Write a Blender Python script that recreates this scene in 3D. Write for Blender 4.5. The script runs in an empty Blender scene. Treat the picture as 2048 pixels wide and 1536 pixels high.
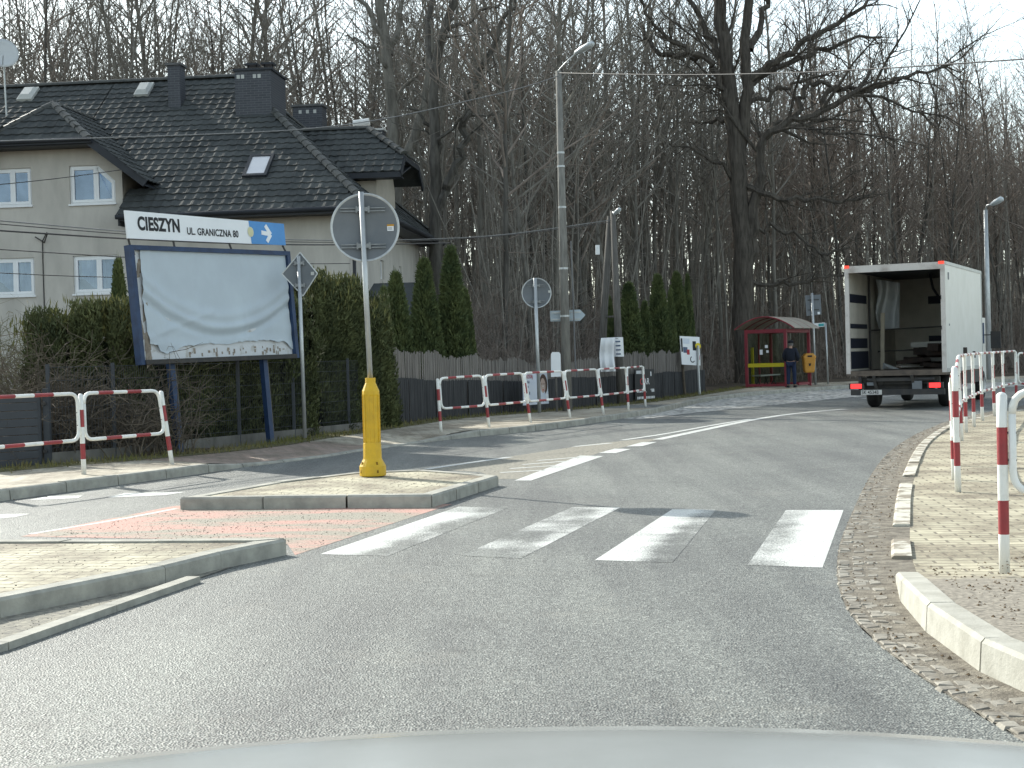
import bpy, bmesh, math, random
import numpy as np
from mathutils import Vector, Matrix
C = bpy.context.scene
col = C.collection
rnd = random.Random(7)
V = Vector

# ------------------------------------------------------------------ camera
FPX, CAMZ = 3000.0, 1.48
PITCH, ROLL = math.atan(48 / FPX), math.radians(1.5)
fwd = V((0, math.cos(PITCH), -math.sin(PITCH))); u0 = V((0, math.sin(PITCH), math.cos(PITCH))); r0 = V((1, 0, 0))
rgt = r0 * math.cos(ROLL) - u0 * math.sin(ROLL); upv = u0 * math.cos(ROLL) + r0 * math.sin(ROLL)
CAM = V((0, 0, CAMZ))
cd = bpy.data.cameras.new('camera'); cam = bpy.data.objects.new('camera', cd); col.objects.link(cam)
cd.sensor_width = 36; cd.lens = FPX / 2048 * 36; cd.clip_start = 0.05; cd.clip_end = 6000
M = Matrix.Identity(4)
for i in range(3):
    M[i][0] = rgt[i]; M[i][1] = upv[i]; M[i][2] = -fwd[i]; M[i][3] = CAM[i]
cam.matrix_world = M
C.camera = cam

def ray(x, y): return fwd * FPX + rgt * (x - 1024) + upv * (768 - y)
def gd(x, y, z=0.0):
    d = ray(x, y); return CAM + d * ((z - CAMZ) / d.z)
def at(x, y, Y):
    d = ray(x, y); return CAM + d * (Y / d.y)

# ------------------------------------------------------------------ light
SEL = math.radians(31); SAZ = math.atan2(-0.63, 0.776)          # azimuth from +Y towards +X
sdir = V((math.sin(SAZ) * math.cos(SEL), math.cos(SAZ) * math.cos(SEL), math.sin(SEL)))
w = bpy.data.worlds.new('World'); C.world = w; w.use_nodes = True
nt = w.node_tree; nt.nodes.clear()
sky = nt.nodes.new('ShaderNodeTexSky'); sky.sky_type = 'NISHITA'; sky.sun_disc = False
sky.sun_elevation = SEL; sky.sun_rotation = SAZ; sky.dust_density = 1.0; sky.air_density = 1.0; sky.ozone_density = 1.0
bg = nt.nodes.new('ShaderNodeBackground'); bg.inputs[1].default_value = 0.14
wo = nt.nodes.new('ShaderNodeOutputWorld')
hs = nt.nodes.new('ShaderNodeHueSaturation'); hs.inputs['Saturation'].default_value = .5          # thin high haze takes the blue out of the sky
tn = nt.nodes.new('ShaderNodeMix'); tn.data_type = 'RGBA'; tn.blend_type = 'MULTIPLY'; tn.inputs[0].default_value = 1; tn.inputs[7].default_value = (.98, 1.03, .98, 1)
nt.links.new(sky.outputs[0], hs.inputs['Color']); nt.links.new(hs.outputs[0], tn.inputs[6]); nt.links.new(tn.outputs[2], bg.inputs[0]); nt.links.new(bg.outputs[0], wo.inputs[0])
sl = bpy.data.lights.new('sun', 'SUN'); sl.energy = 3.3; sl.angle = math.radians(0.6); sl.color = (1.0, 0.965, 0.87)
so = bpy.data.objects.new('sun', sl); col.objects.link(so); so.rotation_euler = sdir.to_track_quat('Z', 'Y').to_euler()
C.view_settings.view_transform = 'Standard'; C.view_settings.look = 'None'
C.view_settings.exposure = 1.1; C.view_settings.gamma = 1.0

# ------------------------------------------------------------------ materials
def nodes(name):
    m = bpy.data.materials.new(name); m.use_nodes = True
    t = m.node_tree; b = t.nodes['Principled BSDF']
    return m, t, b
def N(t, kind, **kw):
    n = t.nodes.new(kind)
    for k, v in kw.items():
        if k in n.inputs.keys(): n.inputs[k].default_value = v
        else: setattr(n, k, v)
    return n
def c4(c): return (c[0], c[1], c[2], 1)
def ramp(t, src, stops):
    r = t.nodes.new('ShaderNodeValToRGB'); e = r.color_ramp.elements
    while len(e) < len(stops): e.new(0.5)
    for el, (p, c) in zip(e, stops): el.position = p; el.color = c4(c) if len(c) == 3 else c
    t.links.new(src, r.inputs[0]); return r.outputs[0]
def mixc(t, fac, a, b, mode='MIX'):
    n = t.nodes.new('ShaderNodeMix'); n.data_type = 'RGBA'; n.blend_type = mode
    for s, v in ((n.inputs[0], fac), (n.inputs[6], a), (n.inputs[7], b)):
        if hasattr(v, 'is_output'): t.links.new(v, s)
        else: s.default_value = v if isinstance(v, float) else c4(v)
    return n.outputs[2]
def coords(t, scale=None, rot=0):
    tc = t.nodes.new('ShaderNodeTexCoord'); o = tc.outputs['Object']
    if scale or rot:
        mp = t.nodes.new('ShaderNodeMapping'); t.links.new(o, mp.inputs[0])
        if scale: mp.inputs['Scale'].default_value = scale
        mp.inputs['Rotation'].default_value = (0, 0, rot); o = mp.outputs[0]
    return o
def noise(t, co, s, d=4.0, r=0.6):
    n = N(t, 'ShaderNodeTexNoise', Scale=s, Detail=d, Roughness=r); t.links.new(co, n.inputs['Vector']); return n.outputs[0]
def bumpn(t, b, h, st, dist=0.01):
    n = N(t, 'ShaderNodeBump', Strength=st, Distance=dist); t.links.new(h, n.inputs['Height']); t.links.new(n.outputs[0], b.inputs['Normal'])
def mat(name, c1, c2=None, s=4.0, rough=.75, spec=.3, metal=0., bump=0., bs=30., bd=.01, lo=.35, hi=.65, stretch=None, emit=None):
    m, t, b = nodes(name)
    b.inputs['Roughness'].default_value = rough; b.inputs['Metallic'].default_value = metal; b.inputs['Specular IOR Level'].default_value = spec
    co = coords(t, stretch)
    if c2 is None: c2 = tuple(x * .8 for x in c1)
    cc = ramp(t, noise(t, co, s, 6), [(lo, c1), (hi, c2)])
    t.links.new(cc, b.inputs['Base Color'])
    if bump: bumpn(t, b, noise(t, co, bs, 4), bump, bd)
    if emit: b.inputs['Emission Color'].default_value = c4(emit[0]); b.inputs['Emission Strength'].default_value = emit[1]
    return m

def asphalt_col(t, co):
    v = N(t, 'ShaderNodeTexVoronoi', Scale=92.0); t.links.new(co, v.inputs['Vector'])
    sp = t.nodes.new('ShaderNodeSeparateColor'); t.links.new(v.outputs['Color'], sp.inputs[0])
    stone = ramp(t, sp.outputs[0], [(0.0, (.065, .068, .066)), (.4, (.122, .128, .122)), (.75, (.178, .187, .177)), (1.0, (.31, .32, .30))])
    big = ramp(t, noise(t, co, .35, 5), [(.3, (.8, .8, .8)), (.7, (1.15, 1.15, 1.12))])
    c = mixc(t, 1.0, stone, big, 'MULTIPLY')
    track = ramp(t, noise(t, coords(t, (1.6, .12, 1), math.radians(-22)), 1.0, 3), [(.38, (.78, .78, .79)), (.64, (1.16, 1.16, 1.14))])
    c = mixc(t, 1.0, c, track, 'MULTIPLY')
    stain = ramp(t, noise(t, co, 2.3, 7, .7), [(.28, (.62, .62, .62)), (.42, (1, 1, 1))]); c = mixc(t, 1.0, c, stain, 'MULTIPLY')
    drip = ramp(t, noise(t, coords(t, (3.0, .5, 1), math.radians(-20)), 1.7, 4, .6), [(.24, (.55, .55, .55)), (.33, (1, 1, 1))]); c = mixc(t, 1.0, c, drip, 'MULTIPLY')
    dust = ramp(t, noise(t, co, .9, 8, .75), [(.56, (0, 0, 0)), (.78, (.5, .5, .5))]); c = mixc(t, dust, c, (.26, .25, .215))
    return c, v
def asphalt_mat():
    m, t, b = nodes('asphalt'); co = coords(t); c, v = asphalt_col(t, co)
    t.links.new(c, b.inputs['Base Color']); b.inputs['Roughness'].default_value = .62; b.inputs['Specular IOR Level'].default_value = .45
    bumpn(t, b, v.outputs['Distance'], .85, .008); return m

def paver_mat(name, c1, c2, rot=0., dirt=.45, bw=.27, bh=.14, dirtcol=(.16, .13, .09)):
    m, t, b = nodes(name); co = coords(t, None, rot)
    br = N(t, 'ShaderNodeTexBrick', Scale=1.0); t.links.new(co, br.inputs['Vector'])
    br.inputs['Brick Width'].default_value = bw; br.inputs['Row Height'].default_value = bh; br.inputs['Mortar Size'].default_value = .013
    br.inputs['Color1'].default_value = c4(c1); br.inputs['Color2'].default_value = c4(c2); br.inputs['Mortar'].default_value = (.17, .15, .11, 1); br.inputs['Mortar Smooth'].default_value = .3
    co2 = coords(t)
    v = ramp(t, noise(t, co2, 9.0, 6, .7), [(.3, (.75, .75, .75)), (.7, (1.12, 1.12, 1.1))])
    c = mixc(t, 1.0, br.outputs[0], v, 'MULTIPLY')
    d = ramp(t, noise(t, co2, 1.1, 8, .7), [(dirt, (0, 0, 0)), (dirt + .25, (1, 1, 1))])
    fine = ramp(t, noise(t, co2, 45., 3), [(.4, tuple(x * .5 for x in dirtcol)), (.65, tuple(x * 1.5 for x in dirtcol))])
    c = mixc(t, d, fine, c)
    t.links.new(c, b.inputs['Base Color']); b.inputs['Roughness'].default_value = .85
    bumpn(t, b, br.outputs['Fac'], -.5, .006); return m

def paint_mat(name, lo, hi):
    m, t, b = nodes(name); co = coords(t)
    a, v = asphalt_col(t, co)
    n1 = noise(t, co, 1.3, 3); n2 = noise(t, co, 60., 3)
    ad = N(t, 'ShaderNodeMath', operation='MULTIPLY_ADD'); t.links.new(n2, ad.inputs[0]); ad.inputs[1].default_value = .8; t.links.new(n1, ad.inputs[2])
    at_ = t.nodes.new('ShaderNodeAttribute'); at_.attribute_name = 'wear'; sb_ = N(t, 'ShaderNodeMath', operation='SUBTRACT'); t.links.new(ad.outputs[0], sb_.inputs[0]); t.links.new(at_.outputs['Fac'], sb_.inputs[1])
    f = ramp(t, sb_.outputs[0], [(lo, (0, 0, 0)), (hi, (1, 1, 1))])
    pc = ramp(t, n2, [(.3, (.42, .43, .41)), (.62, (.66, .67, .64))])
    t.links.new(mixc(t, f, a, pc), b.inputs['Base Color']); b.inputs['Roughness'].default_value = .62; b.inputs['Specular IOR Level'].default_value = .45
    bumpn(t, b, v.outputs['Distance'], .7, .007); return m

def red_mat():
    m, t, b = nodes('faded_red_paint'); co = coords(t)
    n1 = noise(t, coords(t, (.5, 1.6, 1), .25), 1.1, 6, .65); n2 = noise(t, co, 55., 3)
    sand = ramp(t, n2, [(.3, (.12, .11, .09)), (.55, (.30, .275, .22)), (.75, (.42, .39, .32))])
    red = ramp(t, n2, [(.3, (.30, .17, .14)), (.6, (.56, .29, .24))])
    f = ramp(t, n1, [(.45, (0, 0, 0)), (.58, (.95, .95, .95))])
    t.links.new(mixc(t, f, sand, red), b.inputs['Base Color']); b.inputs['Roughness'].default_value = .85
    bumpn(t, b, n2, .6, .01); return m

def glass_mat(name, alpha=.25, tint=(.6, .68, .66), gloss=(.8, .8, .8)):
    m = bpy.data.materials.new(name); m.use_nodes = True; t = m.node_tree; t.nodes.clear()
    tr = N(t, 'ShaderNodeBsdfTransparent'); tr.inputs[0].default_value = c4(tint)
    gl = N(t, 'ShaderNodeBsdfGlossy'); gl.inputs['Roughness'].default_value = .06; gl.inputs[0].default_value = c4(gloss)
    nz = noise(t, coords(t), 2.0, 4)
    f = ramp(t, nz, [(.3, (alpha * .8,) * 3), (.7, (alpha * 1.2,) * 3)])
    mx = t.nodes.new('ShaderNodeMixShader'); t.links.new(f, mx.inputs[0]); t.links.new(tr.outputs[0], mx.inputs[1]); t.links.new(gl.outputs[0], mx.inputs[2])
    o = t.nodes.new('ShaderNodeOutputMaterial'); t.links.new(mx.outputs[0], o.inputs[0]); return m

X = {}
X['asphalt'] = asphalt_mat()
X['paint'] = paint_mat('road_paint', .56, .86)
X['red_road'] = red_mat()
X['pavers'] = paver_mat('yellow_pavers', (.52, .475, .35), (.43, .395, .29), 0.12, .35)
X['pavers_left'] = paver_mat('left_pavers', (.58, .53, .42), (.48, .44, .36), .6, .34)
X['pavers_island'] = paver_mat('island_pavers', (.56, .52, .38), (.46, .43, .32), .2, .36)
X['pavers_red'] = paver_mat('red_pavers', (.40, .29, .24), (.33, .26, .22), .5, .30)
X['kerb'] = mat('kerb_concrete', (.40, .39, .34), (.26, .255, .225), 5., .85, bump=.3, bs=60)
X['kerb_white'] = mat('painted_kerb', (.44, .43, .38), (.27, .26, .22), 5., .85, bump=.4, bs=50, lo=.35, hi=.8)
X['kerb_flush'] = mat('worn_painted_kerb', (.52, .50, .43), (.25, .22, .175), 3.2, .85, bump=.4, bs=40, lo=.48, hi=.54)
X['sett'] = mat('granite_sett', (.33, .31, .265), (.17, .155, .13), 6., .85, bump=.4, bs=50)
X['dirt'] = mat('gutter_dirt', (.26, .235, .19), (.12, .105, .085), 9., .95, bump=.8, bs=60, bd=.02)
X['sand'] = mat('road_sand', (.33, .31, .25), (.15, .145, .13), 20., .9, bump=.5, bs=60)
X['soil'] = mat('forest_floor', (.10, .078, .055), (.055, .045, .034), .9, .95, bump=.8, bs=9, bd=.08)
X['cobble'] = None
X['white'] = mat('white_metal', (.78, .78, .76), (.70, .70, .67), 9., .45, .5)
X['rail_white'] = mat('rail_white', (.80, .80, .76), (.66, .65, .60), 8., .45, .5, lo=.5, hi=.75)
X['rail_red'] = mat('rail_red', (.34, .035, .04), (.25, .03, .035), 8., .45, .5)
X['galv'] = mat('galvanised_steel', (.52, .54, .54), (.40, .42, .43), 14., .45, .5, .6, stretch=(1, 1, .3))
X['signback'] = mat('sign_back', (.17, .185, .20), (.14, .155, .17), 3., .55, .3, .1)
X['clamp'] = mat('clamp_steel', (.26, .27, .275), (.18, .19, .195), 14., .5, .5, .4)
X['yellow'] = mat('yellow_plastic', (.66, .41, .02), (.46, .29, .025), 7., .5, .4, lo=.42, hi=.85)
X['darkgroove'] = mat('dark_slot', (.25, .14, .01), None, 5.)
X['concrete'] = mat('pole_concrete', (.25, .245, .225), (.16, .155, .143), 6., .9, bump=.3, bs=40, stretch=(3, 3, .4))
X['wood_pole'] = mat('old_pole_wood', (.15, .142, .13), (.09, .085, .078), 6., .9, bump=.4, bs=30, stretch=(4, 4, .3))
X['blue'] = mat('blue_frame', (.022, .052, .125), (.013, .03, .075), 5., .5, .4)
X['blue_sign'] = mat('sign_blue', (.07, .27, .60), (.06, .24, .55), 3., .4, .4)
X['sign_white'] = mat('sign_white', (.80, .82, .84), (.76, .78, .80), 3., .4, .4)
X['black'] = mat('black_print', (.015, .016, .02), None, 3., .5)
X['paper'] = mat('billboard_sheet', (.50, .57, .62), (.45, .51, .56), 1.2, .6, .3)
X['oldpaper'] = mat('old_paper', (.60, .62, .64), (.40, .38, .34), 5., .9, bump=.4, bs=20, lo=.55, hi=.7)
X['plaster'] = mat('plaster', (.54, .515, .47), (.41, .392, .358), 1.1, .92, .2, bump=.2, bs=25, lo=.38, hi=.72, stretch=(1.4, 1.4, .5))
X['roof'] = mat('roof_tile', (.082, .088, .087), (.050, .055, .056), 1.1, .8, .12, bump=.3, bs=18)
X['ridge'] = mat('ridge_tile', (.075, .078, .07), (.045, .047, .045), 4., .55, .4)
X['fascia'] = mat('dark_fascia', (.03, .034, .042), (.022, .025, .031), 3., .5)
X['brick_dark'] = None
X['winwhite'] = mat('window_plastic', (.80, .82, .84), (.76, .78, .80), 3., .4, .5)
X['pane'] = glass_mat('window_glass', .24, (.46, .56, .70), (.55, .68, .88))
X['curtain'] = mat('curtain', (.36, .39, .45), (.20, .22, .27), 9., .9, stretch=(6, 1, .4))
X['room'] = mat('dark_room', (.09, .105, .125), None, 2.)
X['skylight'] = mat('skylight_plastic', (.50, .51, .48), (.42, .43, .41), 3., .4, .5)
X['cap'] = mat('chimney_cap', (.14, .14, .14), (.09, .09, .09), 4., .6)
X['bark'] = mat('bark', (.225, .215, .19), (.12, .113, .10), 2.5, .95, .1, bump=.6, bs=14, bd=.03, stretch=(3, 3, .5))
X['bark_dark'] = mat('dark_bark', (.135, .128, .115), (.065, .061, .055), 2.5, .95, .1, bump=.6, bs=14, bd=.03, stretch=(3, 3, .5))
X['twig'] = mat('twig', (.27, .255, .225), (.17, .158, .14), 2., .95, .1)
X['twig_red'] = mat('reddish_twig', (.26, .22, .19), (.16, .135, .115), 2., .95, .1)
X['oak_bark'] = mat('oak_bark', (.125, .112, .096), (.058, .052, .046), 2.5, .95, .1, bump=.8, bs=12, bd=.05, stretch=(4, 4, .6))
X['birch'] = mat('birch_bark', (.44, .42, .37), (.14, .13, .115), 4., .85, .2, stretch=(1, 1, 1.5), lo=.45, hi=.58)
X['thuja'] = mat('thuja_green', (.13, .155, .06), (.055, .078, .034), 2.2, .8, .2)
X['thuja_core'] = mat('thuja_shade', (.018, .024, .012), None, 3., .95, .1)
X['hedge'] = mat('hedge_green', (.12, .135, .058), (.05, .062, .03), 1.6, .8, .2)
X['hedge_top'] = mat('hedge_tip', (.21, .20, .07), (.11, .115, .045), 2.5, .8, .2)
X['shrub'] = mat('dry_stems', (.16, .135, .105), (.085, .072, .058), 4., .95, .1)
X['drygrass'] = mat('dry_grass', (.20, .19, .085), (.12, .13, .05), 2., .95, .1)
X['reed'] = mat('reed_mat', (.27, .25, .23), (.14, .13, .12), 2.2, .95, .1, stretch=(14, 14, .6))
X['reed_dark'] = mat('dark_reed_mat', (.085, .086, .088), (.04, .041, .043), 2.2, .9, .1, stretch=(14, 14, .6))
X['anthracite'] = mat('anthracite_slats', (.045, .052, .062), (.035, .04, .048), 2., .5, .4)
X['plinth'] = mat('concrete_plinth', (.17, .165, .15), (.09, .088, .08), 3., .9, stretch=(1, 1, .4))
X['wire'] = mat('cable_black', (.045, .045, .048), None, 3., .6)
X['wire_grey'] = mat('cable_grey', (.16, .165, .17), None, 3., .5)
X['lamp'] = mat('lamp_housing', (.55, .60, .63), (.48, .53, .56), 3., .4, .5)
X['shelter_red'] = mat('shelter_red', (.26, .035, .05), (.19, .03, .04), 4., .5, .4)
X['shelter_glass'] = glass_mat('shelter_glass', .10, (.66, .70, .64))
X['roof_plastic'] = mat('roof_polycarbonate', (.40, .36, .29), (.31, .28, .23), 2., .5, .4)
X['bandyellow'] = mat('band_yellow', (.62, .52, .03), (.52, .44, .03), 3., .5)
X['orange'] = mat('bin_orange', (.62, .30, .05), (.52, .25, .04), 4., .5, .4)
X['turq'] = mat('turquoise_print', (.05, .36, .38), None, 3., .5)
X['navy'] = mat('navy_jacket', (.018, .022, .035), (.012, .015, .024), 6., .9)
X['jeans'] = mat('dark_jeans', (.02, .032, .075), (.014, .022, .05), 6., .9)
X['skin'] = mat('skin', (.45, .28, .21), (.40, .25, .19), 6., .6)
X['hair'] = mat('grey_hair', (.16, .15, .14), (.10, .095, .09), 9., .9)
X['hat'] = mat('dark_cap', (.012, .013, .016), None, 5., .9)
X['tyre'] = mat('tyre_rubber', (.016, .016, .017), (.026, .026, .026), 6., .8, .3)
X['steel_dark'] = mat('dark_steel', (.032, .033, .035), (.055, .05, .045), 5., .7, .4)
X['box_white'] = mat('box_panel', (.70, .71, .69), (.62, .63, .60), 1.2, .4, .5)
X['box_dirty'] = mat('dirty_box_frame', (.58, .55, .52), (.36, .32, .29), 2.5, .6, .3, lo=.5, hi=.75)
X['box_in'] = mat('box_inner_panel', (.66, .63, .56), (.54, .52, .46), 1.5, .7)
X['box_floor'] = mat('box_floor_wood', (.16, .13, .105), (.09, .075, .065), 4., .9)
X['rail_navy'] = mat('cargo_rail', (.025, .03, .05), None, 3., .6)
X['load'] = mat('dark_load', (.065, .045, .037), (.03, .026, .024), 5., .9)
X['foil'] = mat('plastic_foil', (.52, .55, .56), (.40, .43, .45), 2., .3, .5, bump=.5, bs=6, bd=.05)
X['tail'] = mat('tail_light', (.6, .03, .03), None, 3., .3, .5, emit=((1., .03, .03), .95))
X['marker'] = mat('marker_light', (.6, .06, .04), None, 3., .3, .5, emit=((1., .06, .03), .5))
X['plate'] = mat('plate_white', (.62, .62, .60), (.5, .5, .48), 6., .4)
X['bonnet'] = mat('silver_bonnet', (.50, .52, .505), (.42, .44, .425), 2.2, .2, .5, .45)
X['grass'] = mat('verge_grass', (.14, .15, .045), (.17, .14, .07), 1.5, .9, .1)
X['litter'] = mat('leaf_litter', (.17, .12, .07), (.09, .065, .042), 30., .95)
X['stone'] = mat('loose_grit', (.26, .24, .20), (.12, .11, .09), 40., .95)
X['skin_print'] = mat('printed_face', (.55, .42, .36), None, 3., .6)
X['hair_print'] = mat('printed_hair', (.10, .065, .05), None, 3., .6)
X['red_print'] = mat('red_print', (.5, .05, .06), None, 3., .6)
X['bluegrey_print'] = mat('blue_grey_print', (.10, .14, .22), None, 3., .6)
X['pale_print'] = mat('pale_blue_print', (.60, .66, .75), (.66, .70, .76), 4., .6)
X['yellow_print'] = mat('yellow_print', (.75, .6, .04), None, 3., .6)
X['sticker'] = mat('sticker_orange', (.55, .28, .03), None, 3., .6)

def brickm():
    m, t, b = nodes('chimney_brick'); co = coords(t)
    mp = t.nodes.new('ShaderNodeMapping'); t.links.new(co, mp.inputs[0]); mp.inputs['Rotation'].default_value = (math.pi / 2, 0, 0)
    br = N(t, 'ShaderNodeTexBrick', Scale=1.0); t.links.new(mp.outputs[0], br.inputs['Vector'])
    br.inputs['Brick Width'].default_value = .25; br.inputs['Row Height'].default_value = .075; br.inputs['Mortar Size'].default_value = .007
    br.inputs['Color1'].default_value = (.035, .04, .05, 1); br.inputs['Color2'].default_value = (.05, .055, .068, 1); br.inputs['Mortar'].default_value = (.10, .105, .115, 1)
    t.links.new(br.outputs[0], b.inputs['Base Color']); b.inputs['Roughness'].default_value = .6; bumpn(t, b, br.outputs['Fac'], -.4, .006); return m
X['brick_dark'] = brickm()
def cobm():
    m, t, b = nodes('bay_cobbles'); co = coords(t)
    v = N(t, 'ShaderNodeTexVoronoi', Scale=7.0); t.links.new(co, v.inputs['Vector'])
    sp = t.nodes.new('ShaderNodeSeparateColor'); t.links.new(v.outputs['Color'], sp.inputs[0])
    a = ramp(t, sp.outputs[0], [(0., (.36, .35, .32)), (1., (.68, .67, .62))])
    e = ramp(t, v.outputs['Distance'], [(.45, (1, 1, 1)), (.75, (.25, .25, .25))])
    t.links.new(mixc(t, 1., a, e, 'MULTIPLY'), b.inputs['Base Color']); b.inputs['Roughness'].default_value = .7
    bumpn(t, b, v.outputs['Distance'], -1., .05); return m
X['cobble'] = cobm()

# ------------------------------------------------------------------ mesh helpers
class MB:
    def __init__(s): s.v = []; s.f = []; s.m = []
    def add(s, vs, fs, mi=0):
        o = len(s.v); s.v.extend(tuple(p) for p in vs)
        for k, f in enumerate(fs):
            s.f.append(tuple(i + o for i in f)); s.m.append(mi[k] if isinstance(mi, list) else mi)
        return s
    def box(s, c, d, mi=0, A=None):
        hx, hy, hz = d[0] / 2, d[1] / 2, d[2] / 2
        vs = [V((x, y, z)) for z in (-hz, hz) for y in (-hy, hy) for x in (-hx, hx)]
        if A is not None: vs = [A @ p for p in vs]
        vs = [p + V(c) for p in vs]
        return s.add(vs, [(0, 2, 3, 1), (4, 5, 7, 6), (0, 1, 5, 4), (1, 3, 7, 5), (3, 2, 6, 7), (2, 0, 4, 6)], mi)
    def bb(s, x0, x1, y0, y1, z0, z1, mi=0): return s.box(((x0 + x1) / 2, (y0 + y1) / 2, (z0 + z1) / 2), (x1 - x0, y1 - y0, z1 - z0), mi)
    def beam(s, p, q, wd, h, up=(0, 0, 1), mi=0):
        p, q = V(p), V(q); d = (q - p); L = d.length; d = d.normalized()
        sd = d.cross(V(up)).normalized(); u = sd.cross(d)
        A = Matrix((sd, d, u)).transposed()
        return s.box((p + q) / 2, (wd, L, h), mi, A)
    def hexa(s, P, mi=0):          # 8 corners: 4 of one side, 4 of the other in same order
        return s.add(P, [(3, 2, 1, 0), (4, 5, 6, 7), (0, 1, 5, 4), (1, 2, 6, 5), (2, 3, 7, 6), (3, 0, 4, 7)], mi)
    def tube(s, pts, r, n=8, mi=0, cap=True):
        pts = [V(p) for p in pts]; k = len(pts); rs = r if isinstance(r, (list, tuple)) else [r] * k
        vs = []; prev = None
        for i, p in enumerate(pts):
            d = (pts[min(i + 1, k - 1)] - pts[max(i - 1, 0)]).normalized()
            if prev is None:
                a = V((0, 0, 1)) if abs(d.z) < .9 else V((1, 0, 0)); sd = d.cross(a).normalized()
            else:
                sd = (prev - d * prev.dot(d)).normalized()
            prev = sd; u = d.cross(sd)
            for j in range(n):
                an = 2 * math.pi * j / n; vs.append(p + (sd * math.cos(an) + u * math.sin(an)) * rs[i])
        fs = []; ms = []
        for i in range(k - 1):
            for j in range(n):
                fs.append((i * n + j, i * n + (j + 1) % n, (i + 1) * n + (j + 1) % n, (i + 1) * n + j)); ms.append(mi[i] if isinstance(mi, list) else mi)
        if cap:
            fs.append(tuple(range(n - 1, -1, -1))); ms.append(mi[0] if isinstance(mi, list) else mi)
            fs.append(tuple((k - 1) * n + j for j in range(n))); ms.append(mi[-1] if isinstance(mi, list) else mi)
        return s.add(vs, fs, ms)
    def lathe(s, prof, c, n=24, mi=0, ph=0.):
        vs = []; fs = []; ms = []
        for r, z in prof:
            for j in range(n):
                a = 2 * math.pi * j / n + ph; vs.append((c[0] + r * math.cos(a), c[1] + r * math.sin(a), c[2] + z))
        for i in range(len(prof) - 1):
            for j in range(n):
                fs.append((i * n + j, i * n + (j + 1) % n, (i + 1) * n + (j + 1) % n, (i + 1) * n + j)); ms.append(mi[i] if isinstance(mi, list) else mi)
        return s.add(vs, fs, ms)
    def poly(s, pts, mi=0): return s.add(pts, [tuple(range(len(pts)))], mi)
    def slab(s, pts, dz, mi=0):     # polygon pts (top), thickened along vector dz
        k = len(pts); t = [V(p) for p in pts]; b = [p + V(dz) for p in t]
        fs = [tuple(range(k)), tuple(range(2 * k - 1, k - 1, -1))] + [(i, i + k, (i + 1) % k + k, (i + 1) % k) for i in range(k)]
        return s.add(t + b, fs, mi)
    def strip(s, A, B, mi=0):
        k = len(A); return s.add(list(A) + list(B), [(i, i + 1, k + i + 1, k + i) for i in range(k - 1)], mi)
    def obj(s, name, mats, parent=None, smooth=False, local=False, tri=False):
        me = bpy.data.meshes.new(name)
        off = V((0, 0, 0))
        if parent is not None and not local:
            q = parent
            while q is not None: off += q.location; q = q.parent
        vs = [(p[0] - off.x, p[1] - off.y, p[2] - off.z) for p in s.v]
        me.from_pydata(vs, [], s.f)
        for m in (mats if isinstance(mats, list) else [mats]): me.materials.append(m)
        if any(s.m): me.polygons.foreach_set('material_index', s.m)
        if tri:
            b = bmesh.new(); b.from_mesh(me); bmesh.ops.triangulate(b, faces=b.faces[:]); b.to_mesh(me); b.free()
        if smooth: me.polygons.foreach_set('use_smooth', [True] * len(me.polygons))
        me.update(); o = bpy.data.objects.new(name, me); col.objects.link(o)
        if parent is not None: o.parent = parent
        return o
def tag(o, label, cat, group=None, kind=None):
    if label: o['label'] = label
    if cat: o['category'] = cat
    if group: o['group'] = group
    if kind: o['kind'] = kind
    return o
def thing(name, label, cat, loc=(0, 0, 0), group=None, rz=0):
    o = bpy.data.objects.new(name, None); col.objects.link(o); o.location = loc; o.rotation_euler = (0, 0, rz); o.empty_display_size = .2
    return tag(o, label, cat, group)
def struct(o): o['kind'] = 'structure'; return o
def text(s, size, org, ux, uy, m, parent, name='lettering', bold=.0, align='LEFT', local=False, xs=1.0, width=None):
    cu = bpy.data.curves.new(name, 'FONT'); cu.body = s; cu.size = size; cu.extrude = .001; cu.offset = bold; cu.align_x = align; cu.space_character = 1.05
    o = bpy.data.objects.new('type', cu); col.objects.link(o); me = bpy.data.meshes.new_from_object(o.evaluated_get(bpy.context.evaluated_depsgraph_get())); bpy.data.objects.remove(o)
    me.name = name; me.materials.clear(); me.materials.append(m); o = bpy.data.objects.new(name, me); col.objects.link(o); o.parent = parent
    if width: xv = [v.co.x for v in me.vertices]; xs = width / (max(xv) - min(xv))
    ux, uy = V(ux).normalized(), V(uy); uy = (uy - ux * uy.dot(ux)).normalized(); n = ux.cross(uy)
    p = V(org)
    if not local:
        q = parent
        while q is not None: p = p - q.location; q = q.parent
    mw = Matrix.Identity(4)
    for i in range(3): mw[i][0] = ux[i] * xs; mw[i][1] = uy[i]; mw[i][2] = n[i]; mw[i][3] = p[i]
    o.matrix_local = mw; return o
def resample(P, step=None, n=None):
    P = [V(p) for p in P]; L = [0.]
    for a, b in zip(P, P[1:]): L.append(L[-1] + (b - a).length)
    n = n or max(2, int(round(L[-1] / step)) + 1); out = []; j = 0
    for i in range(n):
        s = L[-1] * i / (n - 1)
        while j < len(P) - 2 and L[j + 1] < s: j += 1
        f = (s - L[j]) / max(1e-9, L[j + 1] - L[j]); out.append(P[j].lerp(P[j + 1], min(1, f)))
    return out
def smoothline(P, it=3):
    P = [V(p) for p in P]
    for _ in range(it):
        Q = [P[0]]
        for a, b in zip(P, P[1:]): Q += [a.lerp(b, .25), a.lerp(b, .75)]
        P = Q + [P[-1]]
    return P
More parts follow.
